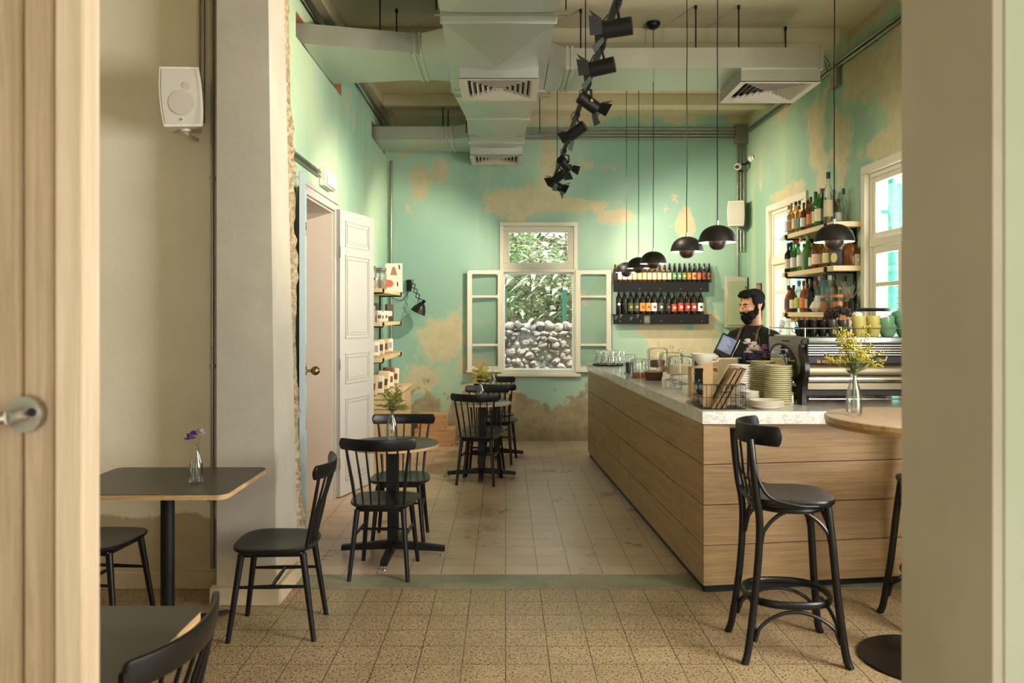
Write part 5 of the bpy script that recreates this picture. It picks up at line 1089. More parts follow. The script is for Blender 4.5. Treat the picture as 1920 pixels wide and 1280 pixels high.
# pour-over stand
def onc(px, py): y = (EYE-CT)*FPX/(py-VY); return ((px-VX)*y/FPX, y)
x, y = 1.335, 5.42
t = thing('pour_over_stand', 'wooden pour-over stand carrying a white dripper behind the basket', 'coffee stand', (x, y, CT))
part('base', MB().box(-.09, .10, -.06, .06, 0, .012, bev=.002), M['crate'], t)
for a in (-.082, ): part('upright', MB().box(a-.006, a+.006, -.05, .05, .0125, .19, bev=.002), M['crate'], t)
part('top_arm', MB().box(-.088, .095, -.05, .05, .1905, .20, bev=.003), M['crate'], t); part('front_lip', MB().box(.085, .095, -.05, .05, .165, .19, bev=.002), M['crate'], t)
part('carafe', MB().lathe([(0, .013), (.035, .013), (.045, .03), (.04, .07), (.025, .09), (.028, .11)], 24, capb=False, capt=False), M['glass'], t); part('coffee', MB().lathe([(0, .016), (.033, .016), (.041, .03), (.04, .045), (0, .045)], 24, capb=False, capt=False), pm((50, 28, 18)), t)
t = thing('coffee_dripper', 'white ceramic coffee dripper with loop handle on the wooden stand', 'dripper', (x+.005, y, CT+.2))
part('flange', MB().lathe([(0, 0), (.055, 0), (.055, .005), (.03, .008)], 32, capb=False), M['white'], t)
part('cone', MB().lathe([(.03, .0081), (.04, .015), (.082, .082), (.084, .088), (.079, .088), (.035, .02), (0, .018)], 36, capb=False, capt=False), M['white'], t)
part('handle', MB().tube([(.068, 0, .06), (.10, 0, .07), (.108, 0, .055), (.095, 0, .035), (.05, 0, .03)], .005, 8), M['white'], t)
# glass covers and cakes
domem = M['dome']
def cloche(label, px, py, r, h, knob=True, stand=0, grp='glass cake covers', d=None):
    x, y = onc(px, py) if d is None else ((px-VX)*d/FPX, d); t = thing('cake_cover', label, 'cake cover', (x, y, CT), 0, grp)
    if stand:
        part('foot', MB().lathe([(0, 0), (r*.5, 0), (r*.48, .006), (.012, .02), (.010, stand*.6), (.02, stand-.006), (0, stand-.006)], 32, capb=False, capt=False), domem, t)
        part('stand_plate', MB().lathe([(0, stand-.005), (r*1.12, stand-.005), (r*1.14, stand+.006), (r*1.1, stand), (0, stand)], 40, capb=False, capt=False), domem, t)
    else: part('stand_plate', MB().lathe([(0, 0), (r*1.1, 0), (r*1.14, .008), (r*1.1, .006), (0, .004)], 40, capb=False, capt=False), domem, t)
    z = stand or .004; z += .0005
    part('cover', MB().lathe([(r, z), (r, z+h*.80), (r*.97, z+h*.9), (r*.86, z+h*.97), (r*.4, z+h), (.006, z+h+.002)], 40, capb=False, capt=False), domem, t)
    part('cover_lip', MB().tube([(r*math.cos(a), r*math.sin(a), z+.002) for a in [2*PI*k/36 for k in range(36)]], .0022, 6, close=True), domem, t)
    if knob: part('knob', MB().lathe([(.006, z+h+.001), (.007, z+h+.02), (.012, z+h+.028), (.02, z+h+.04), (.018, z+h+.052), (0, z+h+.058)], 20, capb=False, capt=False), domem, t)
    return x, y, z
x, y, z = cloche('glass dome on a footed stand over a white cake, nearest the coffee dripper', 1276, 712, .105, .14, True, .085, d=6.35)
t = solo('cake', MB().lathe([(0, 0), (.088, 0), (.09, .01), (.088, .062), (.08, .07), (0, .072)], 40, capb=False, capt=False), pm((232, 214, 180), .8), 'white iced round cake under the glass dome near the dripper', 'cake', (x, y, CT+z))
x, y, z = cloche('glass dome behind the white cake dome, middle knob', 1259, 712, .105, .16, True, .075, d=6.75)
solo('cake', MB().lathe([(0, 0), (.08, 0), (.082, .03), (.078, .04), (0, .042)], 32, capb=False, capt=False), pm((190, 120, 84), .8), 'flat reddish tart under the glass dome behind the white cake', 'cake', (x, y, CT+z))
x, y, z = cloche('tall glass dome over dark biscuits, farthest of the three with round knobs', 1234, 700, .10, .17, True, .08, d=7.25)
solo('cake', MB().lathe([(0, 0), (.07, 0), (.072, .05), (.06, .06), (0, .062)], 32, capb=False, capt=False), pm((120, 74, 56), .8), 'dark cake under the farthest knobbed glass dome', 'cake', (x, y, CT+z))
x, y, z = cloche('low straight glass cover without a knob over a red cake', 1201, 709, .085, .16, False, 0, d=7.05)
solo('cake', MB().lathe([(0, 0), (.066, 0), (.068, .03), (.06, .035), (0, .037)], 32, capb=False, capt=False), pm((190, 92, 70), .8), 'flat red cake under the knobless glass cover', 'cake', (x, y, CT+z))
x, y, z = cloche('tall glass jar cover at the aisle edge of the counter over dark slices', 1181, 703, .062, .175, False, 0, d=7.55)
solo('cake', MB().box(-.035, .035, -.03, .03, 0, .10, bev=.006), pm((56, 48, 48), .8), 'dark stacked slices in the tall glass cover at the counter edge', 'cake', (x, y, CT+z))
x, y = onc(1214, 709); t = thing('loaf_cake', 'brown loaf cake in pleated dark paper beside the glass covers', 'cake', (x+.015, 6.72, CT))
mb = MB(); n = 44; vs = []
for zz, k in ((0, .86), (.07, 1.0)):
    for i in range(n): a = 2*PI*i/n; f = (1+.03*(-1)**i)*k; vs.append((.072*f*math.copysign(abs(math.cos(a))**.6, math.cos(a)), .05*f*math.copysign(abs(math.sin(a))**.6, math.sin(a)), zz))
mb.add(vs, [(i, (i+1) % n, n+(i+1) % n, n+i) for i in range(n)]+[tuple(range(n-1, -1, -1))]); part('paper_case', mb, pm((76, 42, 32), .7), t, ang=10)
part('crust', MB().ell((0, 0, .066), (.068, .048, .022), n=24, m=12), plain('golden crust', (204, 160, 116), .8, var=.2, scale=60, bump=.002), t)
# glasses on the tray and loose glassware
gd = MB().lathe([(a, b*1.3) for a, b in [(0, .0), (.026, 0), (.036, .012), (.042, .035), (.034, .065), (.026, .085), (.026, .11), (.029, .125), (.0275, .125), (.0245, .085), (.040, .036), (.033, .014), (0, .006)]], 24, capb=False, capt=False).data('tea_glass', domem)
X0, Y0 = 1.135, 8.72
solo('serving_tray', MB().lathe([(0, 0), (.18, 0), (.195, .012), (.19, .014), (.178, .004), (0, .004)], 48, capb=False, capt=False), M['blackmat'], 'round black tray of curved glasses at the far end of the counter', 'tray', (X0, Y0, CT))
k = 0
for i, (a, b) in enumerate([(-.13, -.05), (-.07, -.10), (0, -.125), (.07, -.10), (.13, -.04), (-.10, .04), (-.03, -.02), (.04, -.03), (.10, .05), (-.04, .08), (.04, .09)]):
    solo('curved_glass', gd, None, 'curved empty glass on the black tray, ' + ('leftmost of the front arc', 'second from the left of the front arc', 'middle of the front arc', 'second from the right of the front arc', 'rightmost of the front arc', 'left of the middle row', 'centre left of the middle row', 'centre right of the middle row', 'right of the middle row', 'left of the rear pair', 'right of the rear pair')[i], 'glass', (X0+a, Y0+b, CT+.0045), 0, 'curved glasses on the tray')
gd2 = MB().lathe([(0, .0), (.024, 0), (.03, .01), (.036, .11), (.034, .11), (.028, .012), (0, .006)], 22, capb=False, capt=False).data('tumbler', domem)
for i, (x, y, z) in enumerate(((1.29, 7.75, 0), (1.37, 7.85, 0), (1.45, 7.72, 0), (1.35, 7.55, 0), (1.52, 7.9, 0), (1.60, 7.6, 0), (1.27, 7.95, 0), (1.42, 8.02, 0))):
    solo('tumbler', gd2, None, 'clear tumbler among the glassware behind the cake covers, %s from the left' % ORD[i], 'glass', (x, y, CT+z), 0, 'tumblers behind the cake covers')
wgl = MB().lathe([(0, 0), (.032, 0), (.03, .003), (.004, .008), (.004, .07), (.02, .085), (.036, .12), (.034, .165), (.0325, .165), (.034, .12), (.018, .088), (0, .08)], 22, capb=False, capt=False).data('stemmed_glass', domem)
for i, (x, y) in enumerate(((1.50, 7.2), (1.58, 7.3), (1.38, 7.35), (1.66, 7.1))): solo('stemmed_glass', wgl, None, 'stemmed glass behind the cake covers, %s from the camera' % ORD[i], 'glass', (x, y, CT), 0, 'stemmed glasses behind the covers')
for i, (px, d, hh) in enumerate(((1252, 6.0, .06), (1271, 5.95, .05))):
    solo('votive_glass', MB().lathe([(0, 0), (.03, 0), (.036, hh), (.034, hh), (.028, .005), (0, .005)], 22, capb=False, capt=False), domem, 'low clear glass standing in front of the cake dome, %s one' % ('left' if i == 0 else 'right'), 'glass', ((px-VX)*d/FPX, d, CT), 0, 'low glasses')
# till
t = thing('card_terminal', 'tilted black till screen on a black printer box beside the man', 'till', (1.72, 6.42, CT), D2R(8))
part('printer_box', MB().box(-.17, .12, -.10, .12, .0, .20, bev=.008), M['blackmat'], t); part('shelf_plate', MB().box(-.20, .13, -.12, .13, .2005, .212, bev=.002), M['steel'], t)
Mx = Matrix.Translation((.015, -.0, .225)) @ Matrix.Rotation(D2R(-28), 4, 'Z') @ Matrix.Rotation(D2R(24), 4, 'Y') @ Matrix.Rotation(D2R(-14), 4, 'X')
s = part('screen_housing', MB().box(-.07, .07, -.0, .02, -.01, .175, .006, Mx), M['black'], t)
link('screen', MB().box(-.058, .058, -.003, -.0005, .03, .16, .001, Mx).data('screen', emis('till screen', (112, 124, 158), .35)), s)
c = MB()
for j in range(7): c.box(-.048, .0+.04*((j*37) % 10)/10, -.0042, -.0031, .045+j*.015, .050+j*.015, 0, Mx)
link('screen_text', c.data('screen_text', emis('till text', (170, 180, 206), .45)), s)
part('screen_stand', MB().cyl((.03, .05, .2), (.04, .05, .30), .02), M['blackmat'], t); part('bezel', MB().box(.0705, .078, -.002, .022, -.01, .177, .002, Mx), M['steel'], t)
solo('menu_box', MB().box(-.10, .10, -.05, .05, 0, .225, bev=.003), plain('speckled cream card', (216, 194, 156), .7, var=.25, scale=120), 'cream cardboard box standing in front of the till', 'box', (1.62, 5.98, CT), .05)

# ================================================================== FLOWERS IN BOTTLES
def glass_vase(name_, label, loc, s=1.0, fill=True):
    t = thing(name_, label, 'vase', loc); g = [(0, 0), (.031, 0), (.036, .006), (.037, .02), (.036, .09), (.030, .12), (.018, .155), (.0145, .175), (.016, .19), (.0145, .19), (.013, .175), (.0165, .154), (.0285, .118), (.0345, .088), (.035, .02), (0, .008)]
    part('bottle', MB().lathe([(a*s, b*s) for a, b in g], 28, capb=False, capt=False), M['dome'], t)
    if fill: part('water', MB().lathe([(0, .009*s), (.0335*s, .012*s), (.034*s, .075*s), (0, .075*s)], 24, capb=False, capt=False), thin_glass('water', (.97, .98, .975), .01, .7), t)
    return t
def goldenrod(t, s, h0, h1, spread, n, seed, mat='goldenrod', leafy=True):
    r = random.Random(seed); st = MB(); bl = MB(); lf = MB()
    for i in range(n):
        a = r.uniform(0, 2*PI); k = math.sqrt(r.uniform(.05, 1))*spread; H = h1*(1-.45*(k/spread)**2)*r.uniform(.86, 1.0)
        p0 = Vector((0, 0, .03)); p1 = Vector((.006*math.cos(a), .006*math.sin(a), h0)); p3 = Vector((k*math.cos(a), k*math.sin(a), H)); p2 = (p1+p3)/2+Vector((-.12*k*math.cos(a), -.12*k*math.sin(a), .02))
        st.tube([p0, p1, p2, p3], [.0016, .0016, .0013, .0007], 5)
        for j in range(9):           # side sprays with small blossoms
            u = .3+.7*j/8; b = p2.lerp(p3, (u-.3)/.7) if u > .3 else p2; aa = r.uniform(0, 2*PI); L = .050*(1.15-u)+.012
            e = b+Vector((math.cos(aa)*L, math.sin(aa)*L, r.uniform(-.004, .02))); st.tube([b, e], .0006, 4)
            for q in range(6):
                c = b.lerp(e, (q+.5)/6)+Vector((r.uniform(-.004, .004), r.uniform(-.004, .004), r.uniform(0, .006))); bl.ell(c, r.uniform(.0022, .0042), n=5, m=4)
        for j in range(5):
            u = r.uniform(0, .6); b = p1.lerp(p2, u*1.6 if u < .6 else 1); aa = r.uniform(0, 2*PI); leaf(lf, b, (math.cos(aa), math.sin(aa), .5), Vector((0, 0, 1)), r.uniform(.03, .055), .008)
    part('stems', st, M['stem'], t); part('leaves', lf, M['stem'], t, ang=180); o = part('blossom', bl, M[mat], t, ang=180); o['kind'] = 'stuff'
yy = 3.80; t = glass_vase('flower_vase', 'clear bottle of yellow goldenrod on the round oak bar table', ((1601-VX)*yy/FPX, yy, 1.1255), 1.0); goldenrod(t, 1, .19, .445, .165, 26, 21)
yy = 5.37; t = glass_vase('flower_vase', 'clear bottle of olive-yellow goldenrod on the nearest round table', (-.765, 5.38, .7455), 1.05); goldenrod(t, 1, .20, .40, .115, 20, 22, 'goldleaf')
t = glass_vase('flower_vase', 'clear bottle of yellow goldenrod on the second round table', (-.245, 7.80, .7455), 1.05); goldenrod(t, 1, .20, .42, .12, 20, 23)
t = glass_vase('flower_vase', 'clear bottle with a single stem on the farthest table', (-.145, 8.98, .7455), 1.15); part('stems', MB().tube([(0, 0, .03), (0, .003, .2), (.004, .01, .28)], .002, 6), M['stem'], t)
def blossom(mb, c, R, seed, petals=9):
    r = random.Random(seed)
    for i in range(petals*2):
        a = 2*PI*i/petals+r.uniform(-.2, .2); el = .2+.9*(i//petals)+r.uniform(-.2, .2); d = Vector((math.cos(a)*math.cos(el), math.sin(a)*math.cos(el), math.sin(el))); q = d.to_track_quat('X', 'Z').to_matrix().to_4x4()
        mb.ell(Vector(c)+d*R*.55, (R*.55, R*.42, R*.10), q, n=8, m=5)
t = glass_vase('flower_vase', 'clear bottle with purple and mauve flowers on the square table', (-1.543, 3.99, .7605), .95)
part('stems', MB().tube([(0, 0, .02), (.002, 0, .17), (-.02, 0, .235)], .0016, 6).tube([(.01, 0, .02), (.004, 0, .17), (.025, .0, .25)], .0016, 6).tube([(0, .01, .02), (0, 0, .17), (.004, .005, .27)], .0012, 6), M['stem'], t)
f = MB(); blossom(f, (-.028, -.005, .222), .03, 1); blossom(f, (-.02, .015, .238), .022, 2); part('purple_flower', f, M['purple'], t, 'dark purple flower', ang=60)
f = MB(); blossom(f, (.024, 0, .245), .026, 3); part('mauve_flower', f, plain('pale mauve', (168, 138, 164), .7, var=.2, scale=60), t, 'pale mauve flower', ang=60)
yy = 5.02; t = glass_vase('flower_vase', 'vase of white, pink and purple flowers between the plates and the espresso machine', (1.715, 5.32, CT), .95)
st = MB(); fw = MB(); fm = MB(); fp = MB(); r = random.Random(31)
for i, (dx, dz, R, g) in enumerate(((-.115, .36, .026, fw), (-.09, .325, .024, fw), (-.10, .30, .022, fw), (-.06, .34, .026, fw), (-.05, .315, .024, fw), (-.02, .30, .022, fm), (.0, .325, .024, fm), (.02, .29, .022, fm), (-.075, .26, .022, fp), (-.05, .255, .02, fp), (.02, .325, .02, fp), (.0, .27, .022, fm), (-.03, .275, .02, fp))):
    y = r.uniform(-.03, .03); st.tube([(0, 0, .03), (dx*.1, 0, .18), (dx, y, dz)], .0018, 6); blossom(g, (dx, y, dz), R*1.25, i, 12)
st.tube([(0, 0, .03), (-.01, 0, .18), (-.03, 0, .4), (-.07, 0, .43)], .002, 6)
for i in range(10): leaf(st, (r.uniform(-.03, .01), 0, r.uniform(.17, .24)), (r.uniform(-1, 1), r.uniform(-1, 1), 1.2), Vector((0, 0, 1)), .07, .014)
part('stems', st, M['stem'], t); part('white_flowers', fw, M['white_petal'], t, 'white and pink blooms', ang=60); part('mauve_flowers', fm, M['mauve'], t, 'mauve blooms', ang=60); part('purple_flowers', fp, M['purple'], t, 'purple blooms', ang=60)

# ================================================================== LEFT WALL SHELVES, CABINET, CRATES, SCISSOR LAMP
t = thing('cabinet', 'pale plank cabinet against the left wall behind the grey door', 'cabinet', (XL+.002, 8.0, 0))
part('body', MB().box(0, .36, 0, 1.62, 0, .755, bev=.003), M['cab'], t); part('cabinet_top', MB().box(0, .38, -.02, 1.64, .7555, .78, bev=.003), M['shelf'], t)
part('notched_trim', MB().box(0, .37, -.012, -.0005, .66, .74, bev=.002), M['shelf'], t)
for k, (zt, lab) in enumerate(((1.867, 'top small wooden wall shelf of jars behind the grey door'), (1.525, 'middle small wooden wall shelf of bags behind the grey door'), (1.162, 'lowest small wooden wall shelf of packets behind the grey door'))):
    t = thing('wall_shelf', lab, 'shelf', (XL+.001, 8.0, zt)); part('board', MB().box(0, .25, 0, 1.7, -.04, 0, bev=.002), M['shelf'], t)
    for y in (.12, 1.5):
        b = part('bracket', MB().tube([(.262, y, -.01), (.256, y, -.046), (.01, y, -.048)], .008, 8).box(.0, .016, y-.01, y+.01, -.22, -.041, bev=.002), M['blackmat'], t)
        link('hook', MB().box(.251, .268, y-.012, y+.012, -.036, -.002, bev=.003).data('hook', M['blackmat']), b)
jb = MB().lathe([(0, 0), (.055, 0), (.06, .01), (.06, .19), (.045, .205)], 24, capb=False, capt=False).data('tall_jar_glass', M['dome']); jl2 = MB().lathe([(0, .205), (.058, .205), (.058, .235), (0, .237)], 24, capb=False, capt=False).data('tall_jar_lid', pm((96, 98, 92), .4)); jf2 = MB().cyl((0, 0, .004), (0, 0, .10), .054, n=20).data('jar_contents', pm((150, 128, 110)))
for i, (x, y, s) in enumerate(((.10, 8.28, 1.0), (.16, 8.62, .95), (.09, 9.0, .9))): inst('storage_jar', 'tall glass jar with grey lid on the top small wall shelf, %s from the camera' % ORD[i], 'jar', (XL+x, y, 1.8675), 0, 'tall jars on the top shelf', [('glass', jb), ('lid', jl2), ('contents', jf2)])
for i, (x, y) in enumerate(((.18, 8.12), (.12, 8.45))): 
    t = thing('small_jar', 'small glass jar low on the top small wall shelf, %s one' % ('nearer' if i == 0 else 'farther'), 'jar', (XL+x, y-.0, 1.8675)); part('glass', MB().lathe([(0, 0), (.035, 0), (.038, .08), (.03, .09)], 20, capb=False, capt=False), M['dome'], t); part('lid', MB().cyl((0, 0, .09), (0, 0, .105), .034), M['steel'], t)
# printed cards
t = thing('kettle_card', 'white card printed with a copper kettle on the top small wall shelf', 'carton', (XL+.18, 9.45, 1.8675), .1)
part('box', MB().box(-.10, .10, -.03, .03, 0, .34, bev=.002), pm((228, 220, 206)), t); mb = MB(); mb.lathe([(.038, 0), (.03, .06), (.014, .10), (.008, .11), (0, .115)], 3, c=(0, 0, 0), capb=False); 
pts = [(-.04, .20), (.04, .20), (.018, .28), (.006, .30), (-.006, .30), (-.018, .28)]; mb = MB(); mb.add([(x, -.0312, z) for x, z in pts], [tuple(range(6))]); part('kettle_picture', mb, pm((160, 120, 96)), t)
mb = MB(); pts = [(-.06+.05*math.cos(a)*1.1, .10+.045*math.sin(a)) for a in [2*PI*k/20 for k in range(20)]]; mb.add([(x, -.0313, z) for x, z in pts], [tuple(range(20))]); part('red_picture', mb, pm((214, 92, 84)), t)
mb = MB(); pts = [(.06, .27), (.075, .27), (.068, .32), (.055, .32)]; mb.add([(x, -.0312, z) for x, z in pts], [(0, 1, 2, 3)]); mb.add([(x-.02, -.0312, z-.2) for x, z in pts], [(0, 1, 2, 3)]); part('black_marks', mb, M['blackmat'], t)
for i, (x, y, w2, h2, c, lab) in enumerate(((.12, 8.22, .08, .17, (170, 160, 140), 'silver foil bag on the middle small wall shelf'), (.10, 8.5, .10, .20, (40, 36, 34), 'black coffee bag on the middle small wall shelf'), (.17, 8.42, .06, .12, (200, 196, 184), 'pale foil pouch on the middle small wall shelf'), (.12, 8.8, .11, .11, (206, 198, 182), 'white jug box on the middle small wall shelf'), (.13, 9.12, .06, .12, (210, 204, 190), 'white tin on the middle small wall shelf'), (.13, 9.42, .09, .20, (60, 46, 40), 'dark brown carton at the far end of the middle small wall shelf'))):
    t = thing('coffee_bag' if i < 3 else 'carton', lab, 'package', (XL+x, y, 1.5255), .1*i); part('pack', MB().box(-w2/2, w2/2, -w2*.3, w2*.3, 0, h2, bev=.008, seg=2), pm(c), t); part('label', MB().box(-w2*.3, w2*.3, -w2*.3-.0012, -w2*.3-.0001, h2*.3, h2*.6), pm((200, 196, 184) if c[0] < 100 else (90, 76, 60)), t)
rr = random.Random(14)
for i in range(9):
    y = 8.12+i*.165; x = .11+.03*(i % 2); c = [(206, 190, 164), (222, 212, 196), (176, 140, 110)][i % 3]
    t = thing('paper_bag', 'kraft coffee packet leaning on the lowest small wall shelf, %s from the camera' % ORD[i], 'package', (XL+x, y, 1.1625), (D2R(-14), 0, .15*(i % 3))); t.location.z += .007
    part('packet', MB().box(-.055, .055, -.022, .022, 0, .155, bev=.012, seg=3), pm(c), t); part('stripe', MB().box(-.04, .04, -.0235, -.0221, .04, .11), pm([(84, 60, 46), (150, 150, 140), (60, 44, 36)][i % 3]), t)
for i in range(8):
    y = 8.05+i*.19; c = [(196, 176, 146), (214, 206, 190), (130, 86, 60), (220, 200, 170)][i % 4]
    t = thing('paper_bag', 'paper coffee bag standing on the plank cabinet, %s from the camera' % ORD[i], 'package', (XL+.14+.04*(i % 2), y, .787), (D2R(-16), 0, .2*(i % 3-1))); part('packet', MB().box(-.065, .065, -.026, .026, 0, .21-.02*(i % 3), bev=.012, seg=3), pm(c), t); part('stripe', MB().box(-.05, .05, -.0275, -.0261, .05, .12), pm((96, 68, 50)), t)
t = thing('magazine_pile', 'low pile of printed leaflets at the front edge of the cabinet top', 'leaflets', (XL+.31, 9.0, .7805)); [part('leaflet', MB().box(-.05, .05, -.14, .14, i*.004, i*.004+.0035), pm([(214, 204, 184), (190, 176, 150)][i % 2]), t) for i in range(4)]
def crate(label, c, w_, d_, h_):
    t = thing('wooden_crate', label, 'crate', c, 0, 'wooden crates'); th = .012; n = 2
    part('back_panel', MB().box(-w_/2, w_/2, d_/2-th, d_/2, 0, h_), M['crate'], t); part('base', MB().box(-w_/2+th, w_/2-th, -d_/2+th, d_/2-th, 0, th), M['crate'], t)
    part('front_panel', MB().box(-w_/2, w_/2, -d_/2, -d_/2+th, 0, h_, bev=.002), M['crate'], t)
    for s in (-1, 1): part('end_panel', MB().box(*sorted((s*w_/2, s*(w_/2-th))), -d_/2+th, d_/2-th, 0, h_), M['crate'], t)
    part('lid', MB().box(-w_/2-.004, w_/2+.004, -d_/2-.004, d_/2+.004, h_+.0003, h_+.012, bev=.002), M['crate'], t)
    for sx in (-1, 1):
        for z in (.12, .88): part('nail', MB().cyl((sx*w_*.46, -d_/2-.0015, h_*z), (sx*w_*.46, -d_/2, h_*z), .006), M['blackmat'], t)
    return t
crate('larger pine crate on the floor beside the cabinet, carrying a smaller one', (-.87, 9.90, 0), .48, .34, .19); crate('smaller pine crate stacked on the larger crate', (-.90, 9.92, .2025), .35, .28, .165)
t = thing('scissor_lamp', 'black extending scissor lamp on the back wall above the crates', 'wall lamp', W(767.5, 535, YB-.0)); t.location = (t.location.x, YB, t.location.z)
part('wall_box', MB().box(-.03, .03, -.045, 0, -.072, .072, bev=.004), M['blackmat'], t)
mb = MB(); A = Vector((.03, -.05, .055)); Bq = Vector((.155, -.20, -.20)); n = 4; s = Vector((.024, 0, .016))
for i in range(n):
    p, q = A.lerp(Bq, i/n), A.lerp(Bq, (i+1)/n); mb.tube([p+s, q-s], .0055, 6); mb.tube([p-s+Vector((0, .006, 0)), q+s+Vector((0, .006, 0))], .0055, 6)
part('scissor_arm', mb, M['blackmat'], t); q = Vector((.17, -.21, -.25)); dd = Vector((-.12, -.15, -1)).normalized(); ax = Vector((.62, -.1, .78)).normalized()
sh = [(a*1.25, b*1.25) for a, b in [(.012, .0), (.034, .010), (.048, .035), (.066, .065), (.078, .105), (.076, .105), (.064, .066), (.046, .037), (.0, .004)]]
part('lamp_shade', MB().lathe(sh, 28, capb=False, capt=False, M=Matrix.Translation(q+ax*.03) @ (-ax+Vector((-.2, 0, -.9))).to_track_quat('Z', 'Y').to_matrix().to_4x4()), M['black'], t)
part('lamp_socket', MB().cyl(q+ax*.02, q+ax*.075, .02, .024), M['black'], t); part('knuckle', MB().tube([Bq, q, q+ax*.02], .006), M['blackmat'], t)
part('flex', MB().tube(cr([(-.02, -.02, -.07), (-.03, -.02, -.13), (-.10, -.03, -.19), (-.19, -.03, -.17), (-.25, -.03, -.12)]), .004, 6), M['blackmat'], t)
# ================================================================== PEOPLE
def capsule(mb, a, b, r0, r1, n=16):
    a = Vector(a); b = Vector(b); mb.ell(a, r0, n=n, m=10); mb.ell(b, r1, n=n, m=10); mb.cyl(a, b, r0, r1, n)
def fused(name, mb, mat, parent, vox=.006, it=3, label=None):
    o = part(name, mb, mat, parent, label, ang=180)
    m = o.modifiers.new('fuse', 'REMESH'); m.mode = 'VOXEL'; m.voxel_size = vox; m.use_smooth_shade = True
    if it: s = o.modifiers.new('soften', 'SMOOTH'); s.factor = .5; s.iterations = it
    return o
def hand(mb, wrist, palm, fwd, side, down=(0, 0, -1), s=1.0):
    """palm with four bent fingers of different lengths and a thumb from the side of the palm"""
    f = Vector(fwd).normalized(); sd = Vector(side).normalized(); dn = Vector(down).normalized(); w_ = Vector(wrist); p = Vector(palm)
    capsule(mb, w_, p-f*.03*s, .026*s, .027*s)
    for k in (-1, -.33, .33, 1): capsule(mb, p-f*.035*s+sd*.018*k*s, p+f*.035*s+sd*.028*k*s, .015*s, .0125*s, 12)
    for k, L in ((-1, .062), (-.33, .078), (.33, .084), (1, .074)):
        b = p+f*.038*s+sd*.029*k*s; m1 = b+(f*.9+dn*.25)*L*.5*s+sd*.006*k; e = m1+(f*.55+dn*.7)*L*.5*s; capsule(mb, b, m1, .0098*s, .009*s, 10); capsule(mb, m1, e, .009*s, .0075*s, 10)
    b = p-f*.02*s+sd*.032*s; m1 = b+(sd*.75+f*.55+dn*.2)*.04*s; e = m1+(f*.85+sd*.1+dn*.35)*.032*s; capsule(mb, b, m1, .0135*s, .011*s, 10); capsule(mb, m1, e, .011*s, .009*s, 10)
skin = NT('skin'); c = skin.mix(skin.noise(9, 4, .6), lin(196, 142, 106), lin(212, 160, 124)); skin.set(Base_Color=c, Roughness=.5, Subsurface_Weight=.08, Subsurface_Radius=(.02, .008, .004)); M['skin'] = skin.m
M['hair'] = plain('black hair', (15, 12, 11), .85, var=.5, scale=90, bump=.004, spec=.2); M['curl'] = plain('brown curly hair', (62, 44, 36), .6, var=.35, scale=60)
M['shirt'] = plain('black cotton', (13, 12, 12), .9, var=.2, scale=60); M['apron'] = plain('dark denim apron', (20, 21, 24), .85, var=.2, scale=80); M['strap'] = plain('brown leather strap', (86, 60, 46), .55)
M['eye'] = plain('eye white', (220, 212, 204), .3, var=.02); M['trouser'] = plain('dark trousers', (34, 36, 42), .85); M['shoe'] = plain('dark shoes', (28, 26, 26), .5)
P_ = thing('person', 'bearded man with short black hair, black t-shirt and dark apron, looking left behind the counter', 'person', (2.055, 6.64, 0), D2R(-44))
P_['label'] = 'bearded man in black t-shirt and dark apron looking left behind the counter'
H = Matrix.Translation((0, -.012, 1.578)) @ Matrix.Rotation(D2R(-24), 4, 'Z') @ Matrix.Rotation(D2R(7), 4, 'X')      # head frame: origin at the jaw line
def hp(x, y, z): return H @ Vector((x, y, z))
HR = H.to_3x3().to_4x4()
def he(mb, x, y, z, r, n=16, m=10, R=None): mb.ell(hp(x, y, z), r, HR @ (R or Matrix.Identity(4)), n, m)
b = MB()
he(b, 0, .018, .135, (.076, .094, .092), 28, 18); he(b, 0, -.012, .075, (.062, .078, .078), 24, 14); he(b, 0, -.035, .022, (.046, .05, .032), 20, 12); he(b, 0, -.074, .118, (.052, .018, .018))     # skull, face, jaw, brow
for s in (-1, 1): he(b, s*.038, -.062, .072, (.02, .02, .018)); he(b, s*.078, .016, .085, (.008, .02, .031), R=Matrix.Rotation(s*.25, 4, 'Z')); he(b, s*.082, .022, .097, (.006, .014, .012))
b.tube([hp(0, -.084, .114), hp(0, -.103, .092), hp(0, -.120, .070), hp(0, -.106, .060)], [.0085, .010, .0125, .011], 10); 
for s in (-1, 1): he(b, s*.012, -.096, .064, (.009, .011, .007))
capsule(b, (0, .03, 1.44), hp(0, .025, .06), .060, .054, 20); capsule(b, (-.145, .015, 1.415), (.145, .015, 1.415), .05, .05)
b.ell((0, .01, 1.32), (.15, .09, .16), n=24, m=14); b.ell((0, .01, 1.08), (.13, .09, .2), n=24, m=14); b.ell((0, .015, .93), (.15, .10, .11), n=24, m=14)
EL, WL, PL = (.235, .03, 1.19), (.125, -.26, 1.115), (.072, -.345, 1.082); ER, WR, PR_ = (-.235, .01, 1.19), (-.125, -.235, 1.125), (-.112, -.33, 1.082)
capsule(b, (.172, .01, 1.41), EL, .05, .038); capsule(b, EL, WL, .039, .027); capsule(b, (-.172, .01, 1.41), ER, .05, .038); capsule(b, ER, WR, .039, .027)
hand(b, WL, PL, (-.35, -.9, -.18), (-.9, .35, 0)); hand(b, WR, PR_, (.05, -1, -.18), (1, .05, 0))
for s in (-1, 1): capsule(b, (s*.09, .02, .88), (s*.10, .0, .50), .08, .055); capsule(b, (s*.10, 0, .50), (s*.11, .03, .10), .054, .038); capsule(b, (s*.11, .03, .06), (s*.12, -.12, .04), .035, .03)
fused('body', b, M['skin'], P_, .0055, 3)
